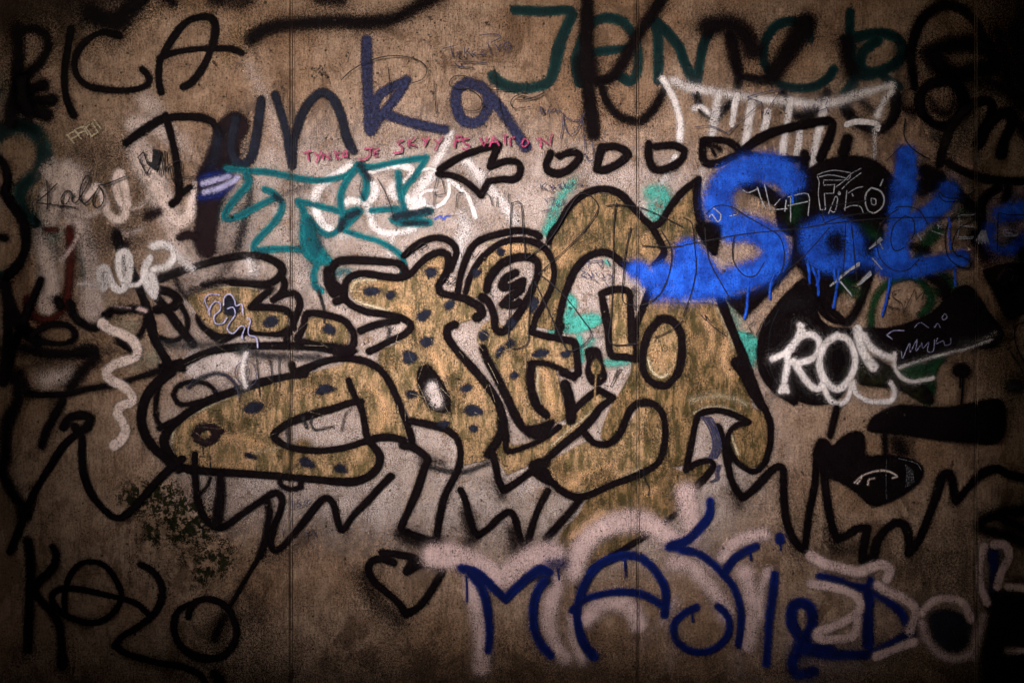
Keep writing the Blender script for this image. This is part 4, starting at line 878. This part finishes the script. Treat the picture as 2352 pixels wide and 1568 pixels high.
k(5, 'N:750,555 650,610 580,680 500,740'); k(5, 'N:750,600 640,680 560,760'); k(5,'N:770,735 700,750 620,800'); k(5, 'N:430,1000 470,900 500,830 520,860 490,980 440,960'); k(7,'N:530,780 545,800 535,815 525,795'); k(5,'N:590,970 600,870 610,770'); k(5,'N:580,950 660,920 740,930 770,990'); k(6,'N:660,800 670,830')
P('letter', 'scratchw', None, .9)
k(8, 'N:850,745 800,800 790,890 820,970 880,990 950,940 975,860 940,780 850,745'); k(6, 'N:845,850 890,860 890,910 855,905 845,850'); k(7,'N:965,660 935,730')
P('letter', 'scratchw', None, .8)
k(6,'C:410,1310 450,1330 520,1300'); k(6,'C:560,1270 590,1400 600,1450'); k(6,'C:510,1290 540,1380 570,1440'); k(6,'C:670,1370 620,1440 720,1440'); k(6,'C:720,1360 860,1340 860,1490'); k(6,'C:740,1530 740,1360'); k(6,'C:720,1420 860,1390'); k(6,'C:710,1380 700,1460')
k(6,'C:200,1430 260,1480 240,1530 200,1480 180,1500'); k(5,'C:320,1490 370,1480')
T('chalk_marks', 'scraped whitish hatch marks over the blue word at the right', 'scratching')
P('mark', 'scratchw', None, .9)
for a in range(5): k(8, 'F:%d,%d %d,%d' % (1010 + a * 8, 405 - a * 5, 1090 + a*30, 330 - a * 22)); k(7, 'F:%d,%d %d,%d' % (1120+a*8, 310 - a*4, 1215, 240 + a*5))
for a in range(4): k(8, 'F:%d,%d %d,%d' % (1200 + a * 6, 400 - a * 3, 1290 + a*2, 300 + a * 8)); k(7, 'F:%d,%d %d,%d' % (1065 + a*6, 360+a*4, 1160, 460 + a*4)); k(7,'F:%d,%d %d,%d' % (1280+a*7,150-a*5,1360+a*5,70+a*4))
P('mark', 'scratchw', None, .8)
k(7,'F:1345,90 1375,150'); k(7,'F:1300,210 1370,290'); k(7,'F:1610,40 1640,90'); k(7,'N:1440,1165 1560,1210'); k(7,'N:1700,1000 1710,1100 1690,1230'); k(8,'N:1720,1115 1860,1130'); k(8,'N:1700,1225 1850,1225'); k(8,'N:1700,1245 1840,1240'); k(10,'N:1710,1010 1870,1005'); k(6,'N:1495,1110 1540,1140'); k(6,'N:1540,1110 1500,1145')
for a in range(12): k(6, 'N:%d,%d %d,%d' % (1930 + a*3, 1160, 1870 + a*12, 1270 + (a%3)*15))
k(8,'N:2145,1155 2260,1160 2270,1210 2150,1210 2145,1155'); k(10,'N:2165,1185 2230,1190')
T('pen_name', 'long thin black marker signature looping over the blue word', 'marker writing')
P('letter', 'pen', None, 1)
k(5.5, 'F:0,125 400,50 800,10 C:1000,1545 1400,1505 2000,1500'); k(5.5,'C:155,1480 230,1420 340,1430 450,1500 570,1567 F:660,60 695,160 690,260 640,420'); k(5.5,'F:150,0 160,130 190,250 260,380 330,500'); k(5.5,'F:360,50 340,130 350,240 420,330 500,330 560,240')
k(5.5,'F:1010,0 850,180 700,310'); k(5.5,'F:1120,-30 1110,200 1105,380 1200,420'); k(5.5,'F:1160,-10 1180,200 1195,370')
P('letter', 'pen', None, 1)
k(5.5,'N:390,930 600,900 800,870'); k(5.5,'N:390,930 370,1000 390,1090! 600,1020 850,990'); k(5.5,'N:1120,950 1000,1030 920,1150 900,1280 940,1440 1060,1550 1200,1550 1320,1440'); k(5.5,'N:1180,1020 1080,1100 1040,1230 1060,1340 1110,1360 1170,1330'); k(5.5,'N:1180,1020 1260,1060 1270,1180 1240,1250'); k(5.5,'N:1080,940 1200,930 1320,970 1400,1100')
P('letter', 'pen', None, 1)
k(5.5,'N:1850,1000 1700,1010 1600,1100 1570,1250 1600,1420 1700,1510 1800,1530 1820,1480 1760,1430 1680,1400 1640,1310 1700,1150 1850,1060 1860,1000'); k(6,'N:1870,760 1780,830 1640,850 1560,830 1520,790 1510,820 1570,880 1720,880'); k(5,'N:2090,990 2200,1010 2352,1010'); k(5,'N:2090,990 2080,1360'); k(4,'N:2010,855 2140,850')
k(6,'C:1530,820 1520,930 1560,1010 1640,1070 1700,1100'); k(4,'C:1510,1000 1400,1110'); k(4,'C:1550,470 1545,600'); k(4,'C:1480,670 1560,610 1620,610')

# black eyes, arms and ROC
T('black_mass', 'big solid black goggle with long arms reaching right, white letters painted on it')
P('disc', 'black', 8); f('F:890,500 800,500 680,560 600,660 560,760 560,900 600,1020 700,1130 820,1200 940,1215 1060,1180 1150,1050 1200,900 1210,720 1100,690 1010,680 940,620')
s(56, 'F:830,380 740,460 650,560 580,660 545,770 535,900 560,1010 640,1110 760,1190', 9); f('F:760,400 830,370 900,470 1010,610 1100,660 1000,640 870,520 800,490 700,560', 10)
P('arm', 'black', 9); f('F:1230,700 1400,690 1560,650 1700,590 1800,500 1860,440 1940,395 2010,440 2110,590 2190,700 2185,780 2110,825 1980,830 1820,850 1660,910 1500,960 1400,880 1290,820')
P('arm', 'black', 10); f('F:1190,900 1330,900 1480,1000 1660,1080 1720,1200 1640,1190 1500,1120 1350,1090 1200,1060')
P('arm', 'black', 12); f('F:1270,1390 1290,1320 1370,1260 1500,1220 1700,1235 1880,1230 2060,1190 2170,1185 2215,1240 2215,1380 2190,1450 2120,1485 1950,1475 1700,1450 1500,1420 1350,1410')
P('edge', 'dusty', 8, .35); k(7, 'F:660,560 610,670 590,780 590,920 620,1020 660,1090', .6); s(60, 'F:700,540 780,520 860,500', 30, .3)
T('green_oval', 'dark green oval under the long black arm at the right'); P('oval', 'green', 16, .8); f('F:1500,970 1640,930 1670,1010 1600,1050 1500,1020'); 
T('moss_patch', 'crusty olive moss smear running diagonally over the white letters on black', 'moss')
P('growth', 'moss', 36, .95); f('F:1150,960 1250,900 1340,930 1440,980 1560,1060 1650,1150 1640,1190 1500,1130 1380,1090 1200,1040', 36); s(40,'F:1110,970 1140,1000',30,.6)
T('white_word', 'white sprayed letters ROC on the black goggle')
P('letter', 'white', 12); s(34, 'F:815,680 790,760 740,830 720,880 715,960 700,1040 690,1120', 12); s(30, 'F:615,905 690,870 740,820', 12); s(34, 'F:740,840 800,760 870,735 930,770 935,840 890,900 800,930 740,930', 12); s(36, 'F:760,920 810,1000 870,1080 930,1110 965,1050 940,960', 12); s(24,'F:800,670 830,710',12); s(20,'F:680,1090 665,1130',10); s(20,'F:710,1090 720,1130',10)
P('letter', 'white', 12); s(36, 'F:1060,745 980,800 940,900 950,1000 1000,1080 1070,1110 1140,1050 1180,950 1175,850 1130,770 1060,745', 12)
P('letter', 'white', 12); s(50, 'F:1200,700 1215,790 1250,880 1310,960', 14); s(34, 'F:1240,740 1290,820 1360,870 1440,900', 14); s(20, 'F:1455,870 1455,950 1490,1020 1570,1060 1650,1050 1720,1035', 12, .85)
P('loop', 'white', 12); s(28, 'F:965,1090 1000,1170 1060,1215 1130,1180 1160,1080', 12); s(28, 'F:1170,1070 1190,1140 1260,1190 1350,1200 1430,1190 1455,1130 1430,1070', 12, .9)
P('line', 'white', 12, .7); s(16, 'F:1480,965 1620,920 1800,870 1960,830 2120,770', 14, .7); s(20,'F:1930,820 2080,760 2150,720',30,.35)
T('scratched_letters', 'thin pale scratched handwriting on the upper black arm', 'scratching')
P('letter', 'lilac', None, .7)
k(6,'F:1400,740 1450,710 1520,710'); k(6,'F:1400,740 1440,770'); k(5,'F:1500,850 1510,900 1540,830 1560,800 1560,860 1610,770 1600,850 1640,800'); k(5,'F:1640,790 1650,830 1690,790 1680,850 1720,850 1730,770'); k(5,'F:1750,760 1740,800 1790,780 1800,810 1840,800 1840,760'); k(5,'F:1590,690 1630,655 1690,690'); k(5,'F:1730,690 1750,660 1770,690'); k(6,'F:1780,620 1800,595 1815,620 1790,635 1780,620')
P('letter', 'dusty', None, .8); k(5,'F:2160,360 2200,300 2260,290 2270,330 2250,370'); k(6,'F:2260,330 2330,350'); k(5,'F:1900,540 1960,510')
T('black_eye', 'solid black cat eye shape with scratched pale curls at the lower right')
P('eye', 'black', 12); f('F:895,1567 910,1500 940,1450 990,1460 1030,1500 1080,1450 1160,1405 1230,1410 1250,1480 1260,1567 I:1400,-10 1520,10 1620,50 1650,120 1600,200 1500,270 1400,320 1320,345 1260,320 1200,260 1080,180 960,130 930,60')
s(36, 'F:1055,1240 1030,1340 1010,1430', 12); s(30, 'F:1385,1420 1390,1567', 20); s(80,'F:1470,1480 1500,1530',60,.9)
P('curl', 'fade', 6, .75); s(9, 'I:1180,185 1230,140 1310,110 1400,105 1470,140 1440,155', 5); s(12,'I:1200,190 1215,170 1230,140',5); s(8,'I:1270,200 1280,165 1320,155',5)
P('scratch', 'scratchw', None, .45)
for i in range(5): k(4, 'I:%d,%d %d,%d %d,%d' % (1530+i*12, 60+i*9, 1540+i*10, 130, 1530+i*15, 220-i*8))
k(4,'I:1400,20 1395,150 1400,300', .35); k(4,'I:1480,20 1600,50 1640,100',.5)
T('black_dots', 'black spray dot with two thin runs beside the right panel joint')
P('dot', 'black', 16); s(90, 'F:1900,980 1925,985', 18); s(8, 'F:1905,1020 1905,1100', 5); s(8, 'F:1925,1020 1920,1120 1912,1220', 5)
T('black_blot', 'small dark blot near the right edge below the black arm'); P('blot','dusty',16); s(60,'F:2260,1090 2300,1095',24)
T('pen_mark', 'thin black pen strokes at the right edge', 'marker writing'); P('stroke','pen'); k(6,'F:2352,650 2290,680 2280,760 2310,860 2352,930'); k(7,'F:2250,850 2300,930 2340,1000')
T('black_strokes', 'dark crossing strokes at the right edge above the pale R'); P('stroke','black', 24); s(44,'I:2380,380 2200,390 2090,430 2040,480 2090,520 2200,540 2400,620',30); s(30,'I:2150,420 2300,480 2380,540',24)

# ------------------------------------------------------------------ blue bottom word with pinkish halo
T('blue_word', 'navy blue sprayed word MAY with a pale pink halo along the bottom', 'graffiti')
P('halo', 'pinkw', 36, 1.0)
s(120, 'H:640,690 760,690 880,720 1000,790 1100,850 1180,800 1280,720 1380,680 1480,680', 44, 1.00); s(80, 'H:900,850 930,1000 960,1150 975,1300 965,1450', 40, 1.00); s(70, 'H:1480,860 1450,1000 1430,1150 1470,1290 1540,1390', 40, 1.00)
s(90, 'H:1600,800 1650,640 1760,520 1900,460 2050,450 2150,490 2250,560 2352,600 I:60,520 40,380 20,260', 50, 1.00); s(80, 'H:1690,1120 1760,1040 1880,1010 1990,1050 2050,1160', 44, 1.00); s(60, 'H:1600,1100 1600,1250 1660,1400', 40, 0.81)
s(80, 'I:40,620 150,720 240,800', 40, 0.68); s(80, 'I:-60,740 60,760 170,880 260,1000 300,1100', 50, 0.88); s(60, 'I:280,700 350,610 450,560 560,540', 34, 1.00); s(90, 'I:420,800 470,950 480,1100 440,1300', 50, 0.81); s(60, 'I:590,800 540,900 520,1100', 34, 0.81); s(60,'I:400,1340 380,1480',60,.4); s(50, 'H:2200,1150 2300,1000', 40, 0.68); s(50,'H:2050,1300 2200,1150 2300,1250 2260,1450',50,.4); s(50,'I:760,1260 740,1350',30,.6)
P('shade', 'dusty', 40, .5); s(70, 'H:1350,820 1420,860', 30, .8)
P('letter', 'navy', 12); s(54, 'H:830,775 920,800 1000,860 1070,930 1130,985! 1190,920 1280,840 1370,780 1430,800', 12); s(54, 'H:880,800 950,880 990,980 1010,1100 1020,1230 1010,1340', 14, w2=40); s(50, 'H:1400,860 1345,940 1320,1050 1325,1180 1370,1290 1440,1370', 14); s(70,'H:1440,740 1520,740',40,.6)
P('letter', 'navy', 12); s(48, 'H:1720,1370 1655,1260 1625,1130 1630,1010 1680,870 1760,760 1880,700 2010,685 2100,730 2180,820 2230,930 2225,1090', 12); s(44, 'H:1590,1060 1670,990 1800,950 1950,935 2080,955 2200,1020', 12); s(50,'H:1720,1350 1740,1380',20)
P('letter', 'navy', 12); s(46, 'I:185,310 180,400 120,490 30,580 -80,620', 12, w2=54); s(44, 'I:-10,645 100,670 200,740 280,820 345,900 385,1010 400,1120 380,1300', 12); s(44, 'I:500,620 420,660 340,720 290,790', 12); s(40,'H:2250,630 2352,640',14)
P('letter', 'navy', 11); s(40, 'I:90,1040 10,1080 -60,1150 -55,1250 10,1320 110,1350 220,1320 300,1240 320,1150 290,1080 240,1035', 12)
P('letter', 'navy', 12); s(46, 'I:630,815 615,950 595,1100 580,1270 570,1430', 14)
P('drip', 'navy', 5); 
for q in ('H:862,830 866,900 868,1000','H:1950,720 1958,830','H:1490,770 1500,850','I:462,670 466,715','I:62,1090 66,1140'): s(11, q, 5)
T('blue_word', 'dark navy looped initials under pinkish letters at the bottom right')
P('letter', 'navy', 14); s(62, 'I:800,1240 750,1160 745,1060 790,1010 860,1030 890,1110 870,1200 830,1260', 16); s(56, 'I:800,1250 860,1310 960,1360 1100,1370 1280,1360 1430,1300 1570,1220', 20); s(60,'I:870,1240 800,1330 750,1420 780,1500 900,1480', 24)
P('letter', 'navy', 14); s(50, 'I:940,830 1060,860 1180,900 1270,900 1290,860', 14); s(70, 'I:1275,930 1265,1100 1270,1290', 18); s(50, 'I:1300,920 1400,990 1490,1070 1545,1160', 18)
P('letter', 'dindigo', 30, .95); f('I:1690,1120 1760,1070 1860,1070 1960,1130 1990,1220 1920,1320 1820,1340 1730,1270', 26)
P('letter', 'navy', 24, .9); s(60, 'I:2130,660 2140,780 2130,950', 24)
P('block', 'black', 60, .95, label='solid black block under the navy stem'); f('I:2100,1010 2400,1010 2400,1600 2100,1600', 60, .95)
P('underline', 'navy', 30, .9); s(90,'I:800,1320 1000,1330',40)
T('pink_word', 'pale pinkish bubble letters outlined at the bottom right corner')
P('letter', 'pinkw', 12, 1.0); s(62, 'I:880,690 970,740 1080,770 1200,800 1290,770 1370,750 1420,790 1400,850', 16); s(50, 'I:880,880 1000,900 1120,930 1200,980 1210,1060 1130,1130 1020,1180 930,1210 930,1250 1020,1260 1150,1250 1190,1200 1200,1120', 16)
P('letter', 'pinkw', 16, 1.0); s(46, 'I:1340,890 1400,930 1500,970 1590,1040 1600,1100 1560,1200', 20); s(50, 'I:1330,1380 1430,1340 1530,1300 1590,1280', 18)
P('letter', 'pinkw', 16, 1.0); s(46, 'I:1640,1080 1720,1000 1830,980 1930,1020 1980,1120', 20); s(50,'I:1640,1150 1680,1270 1780,1370 1900,1390 2000,1330 2030,1180',30,.8); s(50,'I:2000,1380 2040,1200 2060,1100',30,.7)
P('letter', 'pinkw', 12, 1.0); s(46, 'I:2070,620 2045,720 2040,850 2060,940 2090,1010', 14); s(50, 'I:2140,610 2220,620 2240,700 2190,800 2160,900', 14); s(40,'I:2230,900 2400,915',16)
s(36,'I:2230,1340 2400,1340',30,.7); s(36,'I:1000,1450 1200,1460',40,.4)
T('lilac_doodle', 'curly thin lilac marker doodle over the first gold patch')
P('doodle', 'lilac', None, .95)
k(6.5,'D:1520,465 1450,460 1415,500 1440,560 1450,610! 1450,560 1480,515 1520,520 1520,570 1480,610 1490,660 1540,660 1570,620'); k(6.5,'D:1545,540 1550,480 1590,460 1620,500 1630,540 1670,530 1680,600'); k(6.5,'D:1570,560 1610,550 1625,600 1590,650 1570,700 1610,730 1660,680 1690,690 1670,750 1680,770'); k(6.5,'D:1705,620 1730,640 1715,700 1720,740 1770,760 1780,830')
T('white_drip', 'narrow white drip falling onto the pale field beside a pen drawn face'); P('drip','white', 14,.8); s(26,'D:1700,870 1680,950 1680,1010 1695,1090',16); s(30,'D:1720,230 1740,300',20,.6)
T('pen_drawing', 'thin pen drawn oval with an almond inside over the white drip', 'marker drawing'); P('oval','bpen',None,.85); k(5,'D:1680,920 1640,950 1625,1010 1650,1060 1700,1090 1760,1070 1770,1000 1740,930 1680,915'); k(4,'D:1690,1000 1720,970 1720,1020 1690,1060 1680,1020 1690,1000'); k(4,'D:1290,1110 1350,1040 1450,1005 1560,1020 1630,1080 1650,1180'); k(4,'D:1560,1080 1480,1130')
T('pink_words', 'pink handwritten line of small capitals TYNKA JE SKVY PS VATTON', 'marker writing')
PINKS = [['A:2090,1055 2150,1043','A:2120,1050 2130,1110'],['A:2170,1050 2190,1080','A:2218,1040 2180,1125'],['A:2225,1100! 2230,1060! 2275,1105! 2270,1050'],['A:2310,1040 2320,1100','A:2345,1045! 2315,1070! 2345,1100'],['B:12,1085! 15,1055! 38,1042! 45,1085! 12,1078'],
 ['B:160,1028 225,1022','B:200,1030 190,1080 150,1105 120,1100'],['B:262,1027 225,1040! 225,1078! 260,1074','B:228,1055 252,1050'],['B:430,968 385,985! 420,1015! 415,1050! 360,1060'],['B:470,960 460,1020','B:510,948! 465,992! 520,1010'],['B:560,955 585,985! 570,1010','B:605,945 582,990'],['B:640,965 670,990! 645,1040','B:705,945 668,990'],
 ['B:780,1020! 792,938! 830,940! 830,968! 790,975'],['B:880,955 840,965 850,990 882,1005 860,1035 830,1020'],['B:955,950! 980,1010! 1010,945'],['B:1020,1015! 1050,940! 1090,1010','B:1030,985 1080,980'],['B:1110,940 1145,935','B:1128,940 1130,1000'],['B:1165,1010 1160,960 1195,950'],['B:1240,1000 1260,960 1290,985 1260,1015 1240,1000'],['B:1318,1030 1325,1035'],['B:1370,1020! 1380,960! 1435,1005! 1450,920','B:1340,970 1380,950']]
for q in PINKS:
    P('letter', 'pink', None, .9)
    for z in q: k(9, z)
T('pen_name', 'thin black cursive pen signature kalo on faded white paint', 'marker writing')
P('letter','pen',None,1); k(6,'K:490,430 500,580 495,730'); k(6,'K:600,460 500,560 380,660! 560,680 790,710')
P('letter','pen',None,1); k(6,'K:750,550 690,540 640,610 650,670 700,660 750,560 750,640 790,660 850,580')
P('letter','pen',None,1); k(6,'K:850,580 910,470 925,400 890,390 840,500 830,620 870,670 920,640')
P('letter','pen',None,1); k(6,'K:920,640 1000,540 1030,490 970,600 970,690 1020,710 1070,650 1070,570 1020,480! 1100,470 1200,430 1315,385')
T('pen_name', 'black pen word WILL with a filled block letter left of the black stem', 'marker writing')
P('letter','pen',None,1); k(6,'K:1480,140! 1425,195! 1510,375! 1555,290! 1520,260! 1480,140'); f('K:1580,105 1665,130 1610,340 1560,290 1520,240 1570,250', 4, sm=False)
P('letter','pen',None,1); k(7,'K:1635,280 1650,385'); k(7,'K:1665,180 1690,385'); k(7,'K:1700,130 1715,350'); k(5,'K:1715,300 1760,260 1850,230 1870,280 1850,340'); k(5,'K:1750,270 1770,400 1800,470'); k(4,'K:1850,440 1900,400 1960,400 2000,380')
pens = [
 ('pen name TeRezka scrawled inside a cloud of scratches under the top edge', 'bpen', ['B:700,340 790,320','B:755,330 770,400','B:790,370 820,360 800,390 820,400','B:850,330 850,380! 880,340! 870,360 900,385','B:920,350 900,370 930,390','B:950,350 990,350! 960,380 1000,380','B:1010,300 1030,380','B:1060,310 1090,350','B:1100,310 1080,350','B:1130,330 1165,320 1160,350 1120,345 1130,300 1175,310','B:750,455 920,475','B:780,440 820,470','B:800,430 900,430 1000,440','B:1030,300 1100,260 1050,240 950,250']),
 ('thin pen loops above the indigo letter k', 'pen', ['B:0,560 60,500 160,440 300,395 440,395 550,430 590,490 560,550 480,580','B:325,470 335,560 335,690','B:640,560 640,700','B:650,700 655,790']),
 ('thin pen loops left of the letter J hook', 'pen', ['B:860,530 780,530 745,580 780,610 880,620 960,680 960,750 900,770 850,760','B:1025,560 1025,640','B:1030,625 1190,625','B:1050,460 1070,600 1090,720 1130,880','B:1400,640 1330,680 1220,660 1170,700 1190,750 1300,740','B:1380,740 1400,790','B:1200,690 1300,685 1400,640']),
 ('small pen word and M shape right of the indigo letter a', 'bpen', ['B:1370,740 1380,790 1410,760','B:1430,760 1420,800','B:1440,780 1470,750 1480,780 1500,760','B:1530,780 1520,900 1505,965','B:1525,800 1550,900 1580,930 1620,900 1660,820','B:1660,820 1670,930 1680,1030','B:1500,760 1560,820 1640,830 1680,780','B:1730,980 1735,1100 1700,1110 1680,1060']),
 ('small blue pen writing under the first black ring', 'bpen', ['B:1370,1270 1380,1310','B:1410,1260 1385,1290 1420,1310','B:1430,1290 1440,1280 1450,1300 1460,1280 1470,1300','B:1490,1280 1510,1275 1500,1300 1520,1290','B:1530,1260 1540,1290 1570,1290','B:1580,1280 1600,1260','B:1620,1280 1650,1270 1670,1290','B:1435,1320 1460,1310 1445,1330']),
 ('faint pen words beside the mint patch on the gold arch', 'bpen', ['B:1400,1370 1420,1400','B:1420,1370 1470,1370 1450,1420','B:1490,1390 1480,1420 1520,1400','B:1530,1370 1530,1410 1560,1400','B:1380,1460 1450,1440']),
 ('large thin black pen capital I running down the third letter', 'pen', ['B:1170,1400 1165,1567 E:1165,200 1160,500 1155,700 1155,780 1180,835 1280,800 1290,700 1300,520 1320,360 1330,350','B:1170,1400 1235,1400 1250,1567 E:1260,100 1270,220!','E:1270,220 1400,120 1480,20 B:1640,1340 1770,1420 1690,1567 E:1600,100 1450,240 1360,320! 1450,390 1560,500 1650,620 1720,730 1650,820 1560,845 1500,730 1420,560 1330,370']),
 ('large thin black pen loops across the gold arch and panel joint', 'pen', ['B:1820,1420 1900,1415 2050,1430 2200,1490 2352,1567','B:1895,1400 1880,1500 1875,1567 E:1870,300 1860,600 1850,795 2040,800','E:1995,0 1960,150 1940,350 1935,500 2000,535 2100,525 2200,450 2260,300 2270,150 2200,20','E:2070,125 2200,135 2352,130','E:2352,640 2280,700 2160,760','C:0,1500 60,1540 F:80,140 90,280 60,440 0,610']),
 ('thin pen letters HEAR near the white loop', 'pen', ['B:640,1310 640,1430','B:660,1230 640,1340 720,1340','B:690,1230 720,1340','B:790,1430 800,1340 850,1330','B:960,1330 1020,1350 1040,1420','B:1075,1360 1070,1430','B:1150,1330 1150,1400','B:250,1230 300,1320 340,1420 360,1510','B:140,1240 130,1320 160,1380']),
 ('tiny pen lines of text inside the white space of the arch', 'bpen', ['E:1690,240 1800,225','E:1710,220 1700,280','E:1760,240 1790,270 1800,230','E:1830,220 1850,270','E:1680,280 1650,295 1680,310 1650,330','E:1690,310 1710,330','E:1720,300 1730,340 1700,330','E:1750,310 1760,330','E:1790,310 1810,350 1780,350','E:1830,320 1870,340 1840,360','E:1650,330 1690,345','E:1700,350 1740,350','E:1750,360 1760,380','E:1820,380 1840,410']),
 ('black pen initials SM on bare wall inside the green arc', 'pen', ['F:1500,430 1450,440 1440,480 1500,520 1500,565 1400,540','F:1590,430 1510,595','F:1600,440! 1600,500! 1665,430! 1640,500']),
 ('black pen initials SM left of the black goggle', 'pen', ['F:490,650 450,680 470,720 430,730','F:545,650 500,745','F:560,670 560,620! 560,680! 600,640']),
 ('small pen signature in the white crown', 'bpen', ['C:820,750 850,780 830,740','C:860,740 870,780','C:900,720 900,760 930,740','C:940,700 990,690 980,730','C:980,740 1000,770','C:930,770 1000,745']),
 ('blue pen polygon across the white crown', 'bpen', ['C:440,675 560,640 680,620','C:440,675 540,710! 400,830 310,920','C:540,710 540,820','C:690,610 620,700 560,800','C:80,880 180,870 260,900 310,930']),
 ('thin pen curls above the running figure', 'pen', ['E:430,130 470,150 450,190','E:490,150 500,190','E:510,150 560,110 590,130 540,160 560,180','E:700,370 720,350 740,380 710,385','E:750,340 790,350 750,390 790,380','E:900,180 920,210 960,160','E:830,180 830,210']),
 ('faint pen word on bare wall right of the moss', 'bpen', ['G:2020,300 2020,360','G:2070,300 2050,320 2080,340 2050,355','G:2110,290 2100,340 2140,300','G:1950,500 1960,560','G:2120,510 2110,600','G:2150,520 2190,560']),
 ('black pen slash marks right of the small black block', 'pen', ['E:1920,970 1880,1040 1850,1095','E:1905,980 1870,1050']),
 ('small pen curl on the gold of the broad letter', 'pen', ['F:120,600 160,640 150,600 190,650 210,630','F:170,650 230,700 300,750']),
]
for lab, m_, ls in pens:
    T('pen_writing', lab, 'marker writing'); P('line', m_, None, .9)
    for z in ls: k(4.5 if 'large' not in lab else 6, z)
T('scratch_lines', 'fine pale scratches over the gold figure', 'scratching')
P('scratch', 'cream', None, .45)
for i in range(46):
    x = random.uniform(350, 1050); y = random.uniform(620, 1280); a = random.gauss(1.2, .5); L = random.uniform(60, 200)
    k(1.4, 'E:%.0f,%.0f %.0f,%.0f %.0f,%.0f' % (x, y, x + math.cos(a) * L * .5 + random.uniform(-6, 6), y + math.sin(a) * L * .5, x + math.cos(a) * L, y + math.sin(a) * L), random.uniform(.3, .7))
for i in range(26):
    x = random.uniform(1250, 2300); y = random.uniform(700, 1500); a = random.uniform(-.8, .8); L = random.uniform(60, 240)
    k(1.3, 'D:%.0f,%.0f %.0f,%.0f' % (x, y, x + math.cos(a) * L, y + math.sin(a) * L), random.uniform(.3, .6))
# small chips and pits scattered over the bare concrete
T('wall_pits', 'small dark chips and pits scattered over the bare concrete', None)
P('pits', 'grime', 3, 1.0)
for i in range(260):
    x = random.uniform(20, 2330); y = random.uniform(30, 1540)
    if i % 3 == 0: x = random.gauss(880, 260); y = abs(random.gauss(120, 110))
    if i % 11 == 0: x = random.gauss(737, 10); y = random.gauss(163, 8)
    z = random.uniform(.8, 3.4) * (1.5 if i % 17 == 0 else 1)
    a = random.uniform(0, 3.14); n_ = 5
    pts = ' '.join('%.1f,%.1f' % (x + math.cos(a + q * 6.283 / n_) * z * random.uniform(.5, 1.2), y + math.sin(a + q * 6.283 / n_) * z * random.uniform(.4, 1.0)) for q in range(n_))
    f('U:' + pts, 2.5)
PENDING[-1]['kind'] = 'stuff'
build_all()
print('tris', NTRI[0], 'layers', LAYER[0], 'objects', len(bpy.data.objects))
